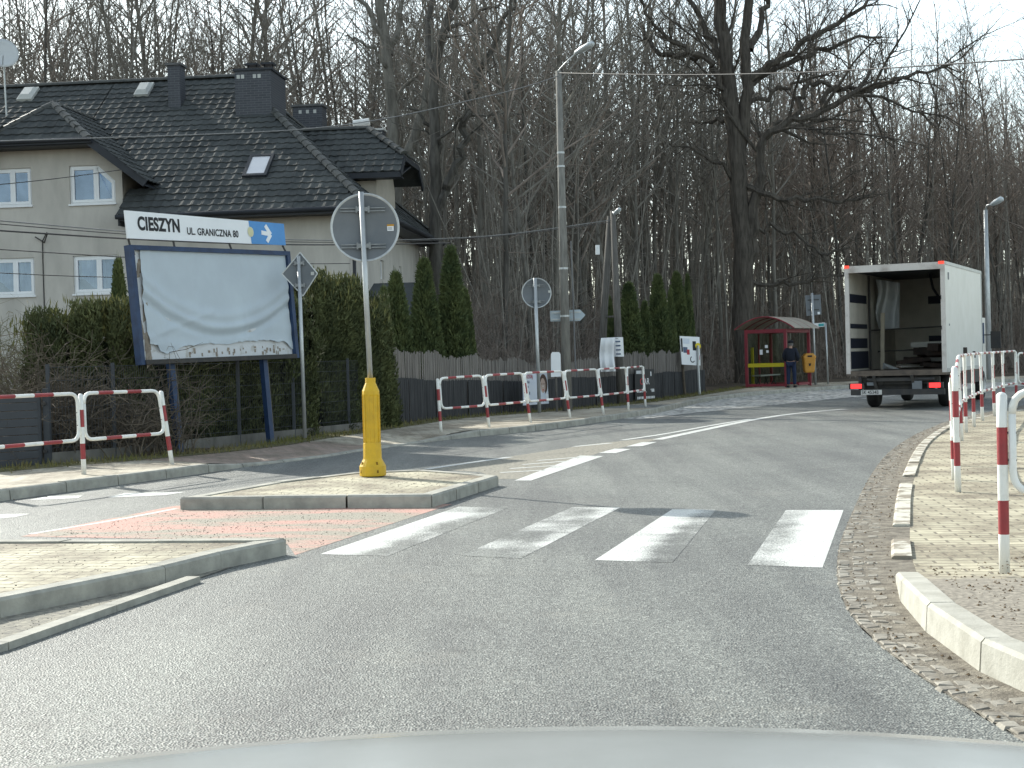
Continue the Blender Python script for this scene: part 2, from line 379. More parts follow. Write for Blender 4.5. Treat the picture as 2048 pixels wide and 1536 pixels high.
def offs(P, d):                    # offset to the right of travel direction
    out = []
    for i, p in enumerate(P):
        t = (P[min(i + 1, len(P) - 1)] - P[max(i - 1, 0)]); t.z = 0; t.normalize(); out.append(p + V((t.y, -t.x, 0)) * d)
    return out
def z_(P, z): return [V((p.x, p.y, z(p) if callable(z) else z)) for p in P]
def clamp01(x): return max(0., min(1., x))
def sm(a, b, x):
    t = clamp01((x - a) / (b - a)); return t * t * (3 - 2 * t)

# ------------------------------------------------------------------ ground
FB = [V((x, y, 0)) for x, y in [(-60, -12), (-22, 4), (-12, 14.5), (-6.9, 21.9), (-5.44, 23.7), (-4.5, 25.6), (-4.05, 27.8), (-2.83, 31.9), (-1.86, 35.8), (-.3, 38), (2.1, 41.2), (4.4, 46.6), (7, 54.3), (9.6, 62.3), (13.3, 66.3), (20, 68.5), (30, 71), (50, 74), (140, 82)]]
FBn = np.array([(p.x, p.y) for p in FB])
def sdist(x, y):
    a, b = FBn[:-1], FBn[1:]; d = b - a; q = np.array([x, y]) - a
    t = np.clip((q * d).sum(1) / (d * d).sum(1), 0, 1); r = q - d * t[:, None]; dd = np.hypot(r[:, 0], r[:, 1]); i = dd.argmin()
    return dd[i] * (1 if d[i, 0] * q[i, 1] - d[i, 1] * q[i, 0] > 0 else -1)
def hgt(x, y):
    s = sdist(x, y)
    if s < -.1: return -.06
    return -.06 + .16 * clamp01((s + .1) / .4) + min(s, 15) * .05 * (s > 0) + min(max(0, s - 15), 140) * .055
gx = [-3000, -800, -250, -120] + list(np.arange(-70, 90, 1.5)) + [120, 250, 800, 3000]
gy = [-3000, -800, -200, -60] + list(np.arange(-20, 150, 1.5)) + [180, 250, 500, 1200, 3000]
g = MB()
g.add([(x, y, hgt(x, y) if -130 < x < 130 and -70 < y < 260 else (hgt(max(-130, min(130, x)), max(-70, min(260, y))))) for y in gy for x in gx],
      [(j * len(gx) + i, j * len(gx) + i + 1, (j + 1) * len(gx) + i + 1, (j + 1) * len(gx) + i) for j in range(len(gy) - 1) for i in range(len(gx) - 1)])
struct(g.obj('ground', X['soil'], smooth=True))

LK = smoothline([V((-14, -4, 0)), V((-9, 9, 0)), V((-6.3, 16.5, 0))] + [gd(*p) for p in [(200, 975), (419, 946), (487, 934), (640, 917), (726, 902), (885, 880), (1098, 860), (1205, 844), (1303, 829), (1354, 817), (1405, 804), (1497, 792), (1595, 784), (1703, 776)]] + [V((20, 63.2, 0)), V((30, 65.5, 0)), V((50, 68, 0)), V((120, 74, 0))], 2)
RA = smoothline([V((3.6, -6, 0)), V((2.2, 3.5, 0))] + [gd(*p) for p in [(2007, 1464), (1860, 1370), (1769, 1300), (1717, 1255), (1675, 1188), (1673, 1105), (1694, 1049), (1729, 971), (1759, 924), (1787, 896), (1827, 871), (1859, 857), (1896, 841)]] + [V((11.8, 36, 0)), V((15.5, 42, 0)), V((21, 48, 0)), V((30, 53, 0)), V((50, 57, 0)), V((120, 62, 0))], 2)
RK = smoothline([V((3.9, -6, 0)), V((2.6, 3.5, 0))] + [gd(*p, .02) for p in [(2007, 1370), (1888, 1297), (1801, 1213), (1797, 1181), (1787, 1147), (1776, 1100), (1787, 1020), (1790, 992), (1802, 952), (1827, 899), (1852, 874), (1890, 852)]] + [V((9.35, 31, 0)), V((12.2, 35.6, 0)), V((15.9, 41.6, 0)), V((21.4, 47.4, 0)), V((30.3, 52.4, 0)), V((50, 56.4, 0)), V((120, 61.4, 0))], 2)
nL = 160
A = resample(LK, n=nL); B = resample(RA, n=nL)
struct(MB().strip(z_(offs(A, -.3), 0.), z_(B, 0.)).obj('road', X['asphalt']))

# left pavement
def lh(p):      # kerb height along the left side, dropped at the driveway
    return .13 - .10 * (sm(21.2, 22.6, p.y) - sm(27.6, 29.3, p.y))
Lk = resample(LK, step=.25); FBs = resample(smoothline(FB, 2), step=.25)
def nearest(P, q): return min(P, key=lambda p: (p.x - q.x) ** 2 + (p.y - q.y) ** 2)
inner = offs(Lk, -.15)
rows = []
lw = MB()
def acr(p, i, f):
    q = nearest(FBs, p); d = (q - p); d.z = 0
    return p + d * f
ca = z_(inner, lambda p: lh(p) - .004); cb = [acr(p, 0, .62) for p in inner]; cb = z_(cb, .12); cc = z_([acr(p, 0, 1.0) for p in inner], .13)
lw.strip(cb, ca); lw.strip(cc, cb)
lmi = []
for k in range(2 * (len(inner) - 1)):
    p = inner[k % (len(inner) - 1)]; lmi.append(1 if 21.4 < p.y < 26.2 else (2 if 39.3 < p.y < 41.8 else 0))
lw.m = lmi
struct(lw.obj('left_pavement', [X['pavers_left'], X['pavers_red'], X['asphalt']]))
def kerb(name, line, hf, side, m, wd=.15, gap=.009, skip=None):
    k = MB(); P = resample(line, step=1.0)
    for a, b in zip(P, P[1:]):
        if max(a.y, b.y) < -2 or a.x > 60: continue
        if skip and skip((a + b) / 2): continue
        d = (b - a).normalized(); a = a + d * gap; b = b - d * gap; n = V((d.y, -d.x, 0)) * side; ja = rnd.uniform(-.006, .006)
        ha, hb = hf(a) + ja, hf(b) + ja
        prof = lambda p, h: [p + V((0, 0, -.05)), p + V((0, 0, max(.005, h - .02))) + n * .012, p + n * .03 + V((0, 0, h)), p + n * wd + V((0, 0, h)), p + n * wd + V((0, 0, -.05))]
        va, vb = prof(a, ha), prof(b, hb)
        k.add(va + vb, [(i, i + 1, i + 6, i + 5) if side < 0 else (i + 5, i + 6, i + 1, i) for i in range(4)] + [(4, 3, 2, 1, 0), (5, 6, 7, 8, 9)])
    return struct(k.obj(name, m))
kerb('left_kerb', LK, lh, -1, X['kerb'])

# right pavement, kerb and sett gutter
def rh(p): return .15 - .131 * sm(8.4, 9.9, p.y)
Rk = resample(RK, step=.3); inn = offs(Rk, .15)
rp = MB(); far = [p + V((14, -3, 0)) for p in inn]
mid = [p + V((1.2, -.3, 0)) for p in inn]
zf = lambda p: rh(p) - .004
za = [zf(p) for p in inn]
a_ = [V((p.x, p.y, z)) for p, z in zip(inn, za)]; b_ = [V((p.x, p.y, z)) for p, z in zip(mid, za)]; c_ = [V((p.x, p.y, z)) for p, z in zip(far, za)]
rp.strip(a_, b_); rp.strip(b_, c_)
# right pavement material: pavers, with trodden soil over them near the corner
def rpm():
    m = X['pavers'].copy(); m.name = 'right_pavers'; t = m.node_tree; b = t.nodes['Principled BSDF']
    src = b.inputs['Base Color'].links[0].from_socket
    co = coords(t); sx = t.nodes.new('ShaderNodeSeparateXYZ'); t.links.new(co, sx.inputs[0])
    n = noise(t, co, 2.2, 6, .7)
    ad = N(t, 'ShaderNodeMath', operation='MULTIPLY_ADD'); t.links.new(n, ad.inputs[0]); ad.inputs[1].default_value = 2.6; t.links.new(sx.outputs[1], ad.inputs[2])
    f = N(t, 'ShaderNodeMapRange'); t.links.new(ad.outputs[0], f.inputs[0]); f.inputs[1].default_value = 10.2; f.inputs[2].default_value = 10.75
    fine = ramp(t, noise(t, co, 28., 5, .7), [(.3, (.09, .08, .065)), (.5, (.23, .205, .165)), (.7, (.38, .345, .28))])
    t.links.new(mixc(t, f.outputs[0], fine, src), b.inputs['Base Color']); return m
X['pavers_right'] = rpm()
struct(rp.obj('right_pavement', X['pavers_right']))
kerb('right_kerb', [p for p in RK if p.y < 9.75], rh, 1, X['kerb_white'])
kerb('flush_kerb', [p for p in RK if p.y > 10.25], rh, 1, X['kerb_flush'], skip=lambda p: 11.2 < p.y < 12.2 or 16.6 < p.y < 17.6)
gs = MB(); A2 = resample(RA, n=260); B2 = [nearest(Rk, p) for p in A2]
gs.strip(z_(A2, .006), z_(B2, .012)); gs.strip(z_(B2, .012), z_(offs(B2, .18), .012)); struct(gs.obj('gutter', X['dirt']))
st = MB()
cut = [i for i, p in enumerate(RA) if p.y > 2][0]
Ag = resample([p for p in RA if 3 < p.y < 34], step=.095)
for i in range(len(Ag) - 1):
    a, b = Ag[i], nearest(Rk, Ag[i]); d = (b - a); d.z = 0; L = d.length; d.normalize(); t_ = (Ag[i + 1] - Ag[i]).normalized()
    nn = max(1, int((L - .02) / .095))
    for j in range(nn):
        pr = (.93 if j < 3 else (.6 if j < 5 else .35)) * (1 if a.y < 10.5 else .45)
        if rnd.random() > pr: continue
        c = a + d * (.05 + j * .095 + rnd.uniform(-.012, .012)) + t_ * rnd.uniform(.03, .06); h = rnd.uniform(.008, .0135) - .002 * (j > 2); s1, s2 = rnd.uniform(.040, .048), rnd.uniform(.040, .048)
        an = rnd.uniform(-.15, .15); d2 = d * math.cos(an) + t_ * math.sin(an); t2 = t_ * math.cos(an) - d * math.sin(an)
        base = [c + d2 * s1 * x + t2 * s2 * y for x, y in ((-1, -1), (1, -1), (1, 1), (-1, 1))]
        top = [c + d2 * s1 * x * .72 + t2 * s2 * y * .8 + V((0, 0, h + rnd.uniform(-.003, .003))) for x, y in ((-1, -1), (1, -1), (1, 1), (-1, 1))]
        st.add(base + top, [(4, 5, 6, 7), (0, 1, 5, 4), (1, 2, 6, 5), (2, 3, 7, 6), (3, 0, 4, 7)])
struct(st.obj('gutter_setts', X['sett']))

# bus bay
bay = smoothline([gd(*p) for p in [(1290, 838), (1386, 826), (1513, 814), (1640, 801), (1716, 793)]] + [V((18, 56, 0)), V((30, 61, 0))], 2)
ba = resample(bay, n=60); bb_ = [nearest(Lk, p) for p in ba]
struct(MB().strip(z_(bb_, .005), z_(ba, .005)).obj('bus_bay', X['cobble']))

# islands
def island(name, pts, h, mtop, mk):
    pts = [V((p[0], p[1], 0)) for p in pts]; cen = sum(pts, V()) / len(pts)
    inn_ = []
    k = len(pts)
    for i in range(k):
        a, b, c = pts[i - 1], pts[i], pts[(i + 1) % k]; n1 = V((-(b - a).y, (b - a).x, 0)).normalized(); n2 = V((-(c - b).y, (c - b).x, 0)).normalized()
        n = (n1 + n2); n.normalize(); n *= .15 / max(.3, n.dot(n1)); inn_.append(b + n)
    kb = MB()
    for i in range(k):
        a, b, ia, ib = pts[i], pts[(i + 1) % k], inn_[i], inn_[(i + 1) % k]; n = max(1, int(round((b - a).length / 1.0)))
        for j in range(n):
            g0, g1 = j / n + (.004 if j else 0), (j + 1) / n - .004
            p, q, ip, iq = a.lerp(b, g0), a.lerp(b, g1), ia.lerp(ib, g0), ia.lerp(ib, g1)
            e = (p - ip).normalized() * .02; jz = rnd.uniform(-.006, .006); Z = lambda v, z: V((v.x, v.y, z))
            vs = [Z(p, -.03), Z(q, -.03), Z(q, h - .02 + jz), Z(p, h - .02 + jz), Z(q - e, h + jz), Z(p - e, h + jz), Z(iq, h + jz), Z(ip, h + jz), Z(ip, 0), Z(iq, 0)]
            kb.add(vs, [(0, 1, 2, 3), (3, 2, 4, 5), (5, 4, 6, 7), (7, 6, 9, 8), (0, 3, 5, 7, 8), (1, 9, 6, 4, 2)])
    struct(kb.obj(name + '_kerb', mk)); struct(MB().poly(z_(inn_, h - .012)).obj(name, mtop, tri=True))
island('near_traffic_island', [(-1.80, 11.72), (-5.3, 12.35), (-6.6, 10), (-6.6, 4.5), (-5.2, 4.5), (-3.12, 9.02), (-2.42, 10.32), (-2.17, 11.0)], .13, X['pavers_island'], X['kerb'])
island('far_traffic_island', [(-3.51, 15.71), (-.84, 15.22), (-.19, 17.65), (-.41, 17.98), (-1.14, 18.9), (-2.02, 18.75), (-2.85, 17.5)], .13, X['pavers_island'], X['kerb'])
lowk = [gd(387, 1153, .04), gd(0, 1285, .04), V((-4.2, 4.0, .04))]
lk = MB()
for a, b in zip(lowk, lowk[1:]): 
    P = resample([a, b], step=1.0)
    for p, q in zip(P, P[1:]): lk.beam(V((p.x, p.y, .0)), V((q.x, q.y, .0)).lerp(V((p.x, p.y, 0)), .006), .1, .085)
struct(lk.obj('low_kerb', X['kerb']))
struct(MB().poly(z_([V((-2.1, 11.1, 0)), V((-2.25, 10.45, 0)), V((-2.8, 8.06, 0)), V((-4.2, 4.0, 0)), V((-5.2, 4.4, 0)), V((-3.14, 9.0, 0))], .006)).obj('gutter_strip', X['sand'], tri=True))

# road markings
def G(pts, z): return [gd(x, y, z) for x, y in pts]
def marks(name, polys, m, z=.002):
    b = MB()
    for p in polys: b.poly(G(p, z))
    return struct(b.obj(name, m, tri=True))
z1 = [(640, 1108), (775, 1112), (1015, 1016), (918, 1013)]; z3 = [(1190, 1120), (1345, 1125), (1432, 1019), (1345, 1018)]; z4 = [(1495, 1130), (1645, 1135), (1687, 1020), (1572, 1020)]
def worn(name, items):
    b = MB(); wr_ = []; n_ = 14
    for q, wf in items:
        q = G(q, .002); o = len(b.v)
        for j in range(n_ + 1):
            for i in range(n_ + 1): u, v = i / n_, j / n_; b.v.append(tuple(q[0].lerp(q[1], u).lerp(q[3].lerp(q[2], u), v))); wr_.append(wf(u, v))
        for j in range(n_):
            for i in range(n_): a = o + j * (n_ + 1) + i; b.f.append((a, a + 1, a + n_ + 2, a + n_ + 1)); b.m.append(0)
    o = struct(b.obj(name, X['paint'])); at_ = o.data.attributes.new('wear', 'FLOAT', 'POINT'); at_.data.foreach_set('value', wr_)
worn('worn_zebra_stripes', [(z1, lambda u, v: .02 + .33 * sm(.3, .8, u) * (1 - .35 * v)), ([(921, 1111), (1041, 1117), (1240, 1015), (1145, 1014)], lambda u, v: .37 - .14 * v - .12 * sm(.6, 1, u)), (z3, lambda u, v: .0 + .31 * sm(.35, .85, u)), (z4, lambda u, v: .33 * (1 - sm(.15, .7, u)) - .12 * v)])
marks('zebra_crossing', [[(56, 1000), (100, 992), (165, 991), (156, 996)], [(215, 995), (250, 986), (372, 984), (330, 990)], [(-60, 1041), (-60, 1030), (62, 1027), (30, 1034)]], X['paint'])
marks('refuge_paint', [[(40, 1073), (352, 1011), (868, 1009), (905, 1008), (590, 1110), (575, 1088), (300, 1077)]], X['red_road'])
marks('hatched_area', [[(849, 938), (1020, 913), (1185, 888), (1262, 880), (1330, 876), (1200, 905), (1040, 958), (997, 958), (960, 944)]], X['sand'], .0015)
def ribbon(pts, wd, z=.0035):
    P = resample(smoothline([gd(x, y, z) for x, y in pts], 2), step=.5); return z_(offs(P, -wd / 2), z), z_(offs(P, wd / 2), z)
rb = MB()
for pts, wd in [([(852, 938), (935, 926), (1020, 914)], .13), ([(1245, 880), (1330, 868), (1420, 851), (1500, 838)], .12), ([(1148, 893), (1222, 886)], .12),
                ([(1315, 879), (1400, 861), (1500, 840), (1570, 829), (1640, 822), (1690, 818)], .2), ([(1725, 797), (1790, 791)], .12), ([(60, 1068), (250, 1037), (352, 1017)], .07)]:
    rb.strip(*ribbon(pts, wd))
for p in [[(1029, 961), (1062, 961), (1207, 912), (1160, 911)], [(1197, 906), (1232, 906), (1262, 898), (1230, 897)], [(1252, 893), (1285, 892), (1314, 884), (1285, 884)]]: rb.poly(G(p, .0035))
for a, b, wd in [((1000, 945), (1090, 940), .09), ((1020, 937), (1110, 931), .09), ((1045, 929), (1135, 922), .09), ((1075, 921), (1160, 914), .09)]:
    rb.strip(*ribbon([a, b], wd))
struct(rb.obj('lane_marking', X['paint'], tri=True))

# grit and litter
def scatter(name, regions, m, label, smin, smax):
    b = MB()
    for poly, n, z in regions:
        xs = [p.x for p in poly]; ys = [p.y for p in poly]
        k = 0
        while k < n:
            x, y = rnd.uniform(min(xs), max(xs)), rnd.uniform(min(ys), max(ys)); ins = False
            for i in range(len(poly)):
                p, q = poly[i - 1], poly[i]
                if (p.y > y) != (q.y > y) and x < (q.x - p.x) * (y - p.y) / (q.y - p.y) + p.x: ins = not ins
            if not ins: k += .2; continue
            k += 1; s = rnd.uniform(smin, smax) * rnd.choice((.6, 1, 1)); a = rnd.uniform(0, 6.3); h = s * rnd.uniform(.25, .8)
            vs = [(x + s * math.cos(a + i * 1.57) * rnd.uniform(.6, 1), y + s * math.sin(a + i * 1.57) * rnd.uniform(.6, 1), z) for i in range(4)] + [(x, y, z + h)]
            b.add(vs, [(0, 1, 4), (1, 2, 4), (2, 3, 4), (3, 0, 4)])
    return tag(b.obj(name, m), label, 'grit', kind='stuff')
isl1 = [V((-1.95, 11.65, 0)), V((-5.0, 12.2, 0)), V((-6, 9, 0)), V((-3.2, 9.1, 0)), V((-2.3, 11, 0))]
isl2 = [V((-3.2, 15.8, 0)), V((-.95, 15.4, 0)), V((-.4, 17.6, 0)), V((-1.14, 18.7, 0)), V((-2.7, 17.4, 0))]
redp = [V((-4.6, 12.5, 0)), V((-3.6, 15.6, 0)), V((-.9, 15.15, 0)), V((-1.7, 11.9, 0))]
foot = [V((-3.5, 15.65, 0)), V((-.84, 15.2, 0)), V((-.84, 15.02, 0)), V((-3.6, 15.45, 0))]
gut = [V((-2.25, 10.9, 0)), V((-2.3, 10.3, 0)), V((-2.9, 8.1, 0)), V((-4, 5.2, 0)), V((-4.4, 5.6, 0)), V((-3.05, 9, 0))]
hat = G([(870, 940), (1180, 890), (1260, 882), (1200, 905), (1040, 955), (970, 944)], 0)
scatter('grit', [(isl1, 1100, .118), (isl2, 700, .118), (redp, 2200, .004), (foot, 260, .0), (gut, 1800, .005), (hat, 400, .003)], X['stone'], 'scattered sandy grit on the traffic islands and the painted refuge', .003, .011)
corner = [V((2.5, 5, 0)), V((2.35, 7.4, 0)), V((2.5, 9.2, 0)), V((3.2, 9.5, 0)), V((4.4, 8.7, 0)), V((3.6, 5, 0))]
gutr = [p for p in A2 if 3 < p.y < 30] + [p for p in reversed(B2) if 3 < p.y < 30]
right = [V((2.7, 9.8, 0)), V((3.6, 13.5, 0)), V((4.6, 17, 0)), V((6.5, 22, 0)), V((8.5, 22, 0)), V((5.5, 12, 0)), V((4, 9.3, 0))]
lk_in = [p for p in Lk if 14 < p.y < 34]; lkf = offs(lk_in, .02) + list(reversed(offs(lk_in, .22)))
o = scatter('leaf_litter', [(corner, 1800, .145), (gutr, 3500, .014), (right, 260, .05), (lkf, 500, .002)], X['litter'], 'dry crumbled leaves and soil along the kerbs and the right pavement', .005, .018); o['category'] = 'litter'

# ------------------------------------------------------------------ railings
def band_tube(b, pts, r, bands, n=10):
    """tube with red / white bands; bands = list of (length share, 0 white / 1 red)"""
    P = [V(p) for p in pts]; L = [0.]
    for a, c in zip(P, P[1:]): L.append(L[-1] + (c - a).length)
    cuts = []; s = 0
    for share, mi in bands: s += share; cuts.append((min(1., s) * L[-1], mi))
    def pos(s):
        for i in range(len(P) - 1):
            if s <= L[i + 1] + 1e-9: return P[i].lerp(P[i + 1], (s - L[i]) / max(1e-9, L[i + 1] - L[i]))
        return P[-1]
    ss = sorted(set([round(x, 5) for x in L] + [round(c, 5) for c, _ in cuts])); pp = [pos(s) for s in ss]; mi = []
    for a, c in zip(ss, ss[1:]):
        mdl = (a + c) / 2; mi.append(next((k for e, k in cuts if mdl <= e), 0))
    b.tube(pp, r, n, mi)
def rail_frame(b, p, q, top0, bot0, top1, bot1, r=.024, rc=.14, inset=.06):
    """closed rounded rectangle between posts p and q (base points); heights along the post axis given as points"""
    d0 = (top1 - top0).normalized(); 
    TL, TR, BR, BL = top0 + d0 * inset, top1 - d0 * inset, bot1 - d0 * inset, bot0 + d0 * inset
    cor = [TL, TR, BR, BL]; pts = []
    for i in range(4):
        a, c, e = cor[i - 1], cor[i], cor[(i + 1) % 4]; u = (a - c).normalized(); v_ = (e - c).normalized()
        for k in range(6):
            t = k / 5; pts.append(c + u * rc * (1 - t) ** 2 + v_ * rc * t ** 2)
    seq = pts + [pts[0]]
    wd = (TR - TL).length; ht = (TL - BL).length; per = 2 * (wd + ht) * .965
    x = [0]
    bands = []
    def add(l, m): bands.append((l / per, m))
    add(.12, 0)
    for k, (l, m) in enumerate([(.17, 0), (.21, 1), (.20, 0), (.21, 1), (.21, 0)]): add(wd * .93 * l, m)
    add(ht * .93 + .1, 0)
    for k, (l, m) in enumerate([(.17, 0), (.21, 1), (.20, 0), (.21, 1), (.21, 0)]): add(wd * .93 * l, m)
    add(9, 0)
    band_tube(b, seq, r, bands)
POSTB = [(.17, 0), (.22, 1), (.20, 0), (.22, 1), (.3, 0)]
RM = [X['rail_white'], X['rail_red']]
def railing(label, posts, group=None, r=.032, skip=()):
    """posts = list of (base, top)"""
    root = thing('guard_railing', label, 'railing', posts[0][0])
    for i, (bs, tp) in enumerate(posts):
        b = MB(); band_tube(b, [bs + (bs - tp) * .04, tp], r, [(.22, 0), (.19, 1), (.2, 0), (.21, 1), (.3, 0)]); b.lathe([(r * .98, 0), (r * .7, .012), (0.001, .02)], tp, 10); b.obj('post', RM, root, True)
    for i in range(len(posts) - 1):
        if i in skip: continue
        (b0, t0), (b1, t1) = posts[i], posts[i + 1]
        e0 = (t0 - b0); e1 = (t1 - b1)
        b = MB(); rail_frame(b, b0, b1, b0 + e0 * 1.02, b0 + e0 * .43, b1 + e1 * 1.02, b1 + e1 * .43); f = b.obj('rail_frame', RM, root, True)
        d = (b1 - b0).normalized()
        for s_ in (.62, .78):
            for p_, q_ in ((b0 + e0 * s_, b0 + e0 * s_ + d * .085), (b1 + e1 * s_, b1 + e1 * s_ - d * .085)): MB().beam(p_, q_, .012, .012).obj('bolt', X['steel_dark'], f)
    return root
def post(bx, by, tx, ty, z):
    b = gd(bx, by, z); return b, at(tx, ty, b.y)
L1 = [post(168, 948, 161, 790, .13), post(344, 928, 322, 784, .13)]
d_ = L1[1][0] - L1[0][0]; L1 = [(L1[0][0] - d_ * 1.05, L1[0][1] - d_ * 1.05)] + L1
railing('red and white railing at the left edge, between the kerb and the dark slat gate', L1)
L2 = [post(882, 862, 875, 759, .13), post(978, 854, 968, 753, .13), post(1061, 844.5, 1047, 748, .13), post(1140, 835.5, 1127, 744, .13), post(1207, 828, 1195, 740, .13), post(1257, 820, 1253, 737, .13), post(1291, 813, 1286, 734, .13)]
railing('red and white railing of six leaning frames in front of the reed fence', L2)
R1 = [post(1916, 977, 1909, 737, .05)]
for px, Y in [(1905.5, 16.7), (1908.5, 18.7), (1914, 20.7)]:
    p = at(px, 800, Y); p.z = .05; R1.append((p, V((p.x - .01, p.y, 1.1))))
for bx, by, tx, ty in [(1923, 877, 1916, 716), (1932, 861, 1929, 713), (1948, 850, 1945, 711), (1965, 838, 1961, 709), (1989, 829, 1985, 707.5), (2008, 820, 2005, 706), (2033, 812, 2031, 704)]: R1.append(post(bx, by, tx, ty, .05))
for x, y in [(12.9, 36.3), (14.4, 38.2)]: R1.append((V((x, y, .05)), V((x, y, 1.12))))
railing('long red and white railing curving along the right pavement beside the truck', R1)
n0 = post(2009, 1133, 2003, 790, .11); R0 = [n0] + [(V((n0[0].x + 1.75 * k, n0[0].y - .75 * k, .11)), V((n0[0].x + 1.75 * k, n0[0].y - .75 * k, 1.2))) for k in (1,)]
railing('nearest railing with thick rounded tube, cut by the right picture edge', R0, r=.033)

# ------------------------------------------------------------------ round signs and sign posts
def disc(root, c, n, rad, m=X['signback']):
    """back view of a round plate with rolled rim; n = direction towards viewer"""
    n = V(n).normalized(); ux = V((0, 0, 1)).cross(n).normalized(); uy = n.cross(ux)
    A = Matrix((ux, uy, n)).transposed()
    b = MB(); k = 48
    prof = [(0.001, 0), (rad * .93, 0), (rad * .965, .012), (rad, .012), (rad, -.012), (.001, -.012)]
    q = MB(); q.lathe(prof, (0, 0, 0), k, [0, 1, 1, 1, 0]); b.add([A @ V(p) + c for p in q.v], q.f, q.m)
    return b.obj('sign_plate', [m, X['galv']], root, True), ux, uy, n
def clamps(root, c, ux, uy, n, offsets, w_, pr):
    for o_ in offsets:
        b = MB(); p = c + uy * o_
        for dz in (-.018, .018): b.beam(p - ux * w_ + n * .012 + uy * dz, p + ux * w_ + n * .012 + uy * dz, .012, .012, n)
        b.beam(p - ux * (pr + .03) + n * .03, p + ux * (pr + .03) + n * .03, .05, .05, n); b.beam(p - ux * (pr + .05) + n * .03, p - ux * (pr + .03) + n * .03, .08, .03, n); b.beam(p + ux * (pr + .03) + n * .03, p + ux * (pr + .055) + n * .03, .08, .03, n)
        b.obj('clamp', X['clamp'], root)
# keep-right sign on its yellow bollard
base = gd(746, 951, .13)
root = thing('bollard_sign', 'yellow plastic bollard on the traffic island carrying a tall pole with round sign back', 'traffic sign', base)
b = MB(); k = 10
b.lathe([(.001, 0), (.158, 0), (.16, .02), (.16, .115), (.115, .20), (.112, .215)], base, k * 2, 0, .15)
b.lathe([(.112, .215), (.108, .39), (.105, .40)], base, k, 0, .15)
b.lathe([(.098, .40), (.098, .96), (.104, .98), (.104, 1.02), (.075, 1.09), (.062, 1.12), (.062, 1.18), (.03, 1.18)], base, k, 0, .15)
for j in range(k):
    a = 2 * math.pi * j / k + .15; b.beam(base + V((.099 * math.cos(a), .099 * math.sin(a), .4)), base + V((.099 * math.cos(a), .099 * math.sin(a), .98)), .012, .014, (math.cos(a), math.sin(a), 0))
b.obj('bollard', X['yellow'], root)
b = MB()
for a in (-1.1, -2.6, .6): b.beam(base + V((.158 * math.cos(a), .158 * math.sin(a), .04)), base + V((.135 * math.cos(a), .135 * math.sin(a), .17)), .022, .014, (math.cos(a), math.sin(a), .5))
b.obj('slot', X['darkgroove'], root)
top = at(722, 384, base.y)
pb = base + V((0, 0, 1.1)); b = MB(); b.tube([pb, top], .032, 14); b.obj('pole', X['galv'], root, True)
c = at(730, 455, base.y + .055); pl, ux, uy, n = disc(root, c, (.08, -1, .02), .418)
clamps(root, at(726, 455, base.y + .04), ux, uy, n, (.215, -.225), .27, .032)
b = MB(); sp_ = c + ux * .31 + uy * (-.005) + n * .005
b.add([sp_ + ux * x + uy * y for x, y in ((-.042, -.042), (.035, -.042), (.035, .015), (-.042, .015))], [(0, 1, 2, 3)], 0); b.add([sp_ + ux * x + uy * y + n * .001 for x, y in ((-.045, .015), (.04, .015), (.04, .038), (-.045, .038))], [(0, 1, 2, 3)], 1)
for q in range(3): b.add([sp_ + ux * x + uy * y + n * .002 for x, y in ((-.034, -.03 + q * .014), (.02, -.03 + q * .014), (.02, -.025 + q * .014), (-.034, -.025 + q * .014))], [(0, 1, 2, 3)], 2)
b.obj('sticker', [X['sign_white'], X['sticker'], X['wire_grey']], pl)
# diamond sign back
bs = at(610, 876, 26.4); root = thing('priority_sign', 'grey back of a diamond sign on a slim pole right of the billboard', 'traffic sign', bs)
b = MB(); b.tube([bs, at(597, 512, bs.y)], .033, 12); b.obj('pole', X['galv'], root, True)
n = V((.1, -1, 0)).normalized(); ux = V((0, 0, 1)).cross(n).normalized(); uy = n.cross(ux)
P4 = [at(x, y, bs.y + .05) for x, y in ((600, 505), (635, 547), (606, 592), (564, 548))]
b = MB(); b.slab(P4, -n * .02)
cc_ = sum(P4, V()) / 4
for i in range(4):
    a, e = P4[i], P4[(i + 1) % 4]; b.beam(a + n * .008, e + n * .008, .02, .012, n, 1)
pl = b.obj('sign_plate', [X['signback'], X['galv']], root)
clamps(root, at(599, 548, bs.y + .035), ux, uy, n, (.19, -.2), .11, .033)
b = MB(); q = at(625, 547, bs.y + .04); b.add([q + ux * x + uy * y + n * .004 for x, y in ((-.03, -.03), (.03, -.03), (.03, .03), (-.03, .03))], [(0, 1, 2, 3)]); b.obj('sticker', X['skylight'], pl)
# second round sign
bs = gd(1079, 826, .12); root = thing('round_sign', 'smaller round sign back on a grey pole behind the railing', 'traffic sign', bs)
b = MB(); b.tube([bs, at(1070, 556, bs.y)], .045, 12); b.obj('pole', X['galv'], root, True)
c = at(1073, 586, bs.y + .06); pl, ux, uy, n = disc(root, c, (.15, -1, 0), .385)
clamps(root, at(1072, 586, bs.y + .05), ux, uy, n, (.19, -.22), .23, .045)
b = MB(); q = c + ux * .33 + uy * .03; b.add([q + ux * x + uy * y + n * .006 for x, y in ((-.03, -.03), (.03, -.03), (.03, .03), (-.03, .03))], [(0, 1, 2, 3)]); b.obj('sticker', X['skylight'], pl)

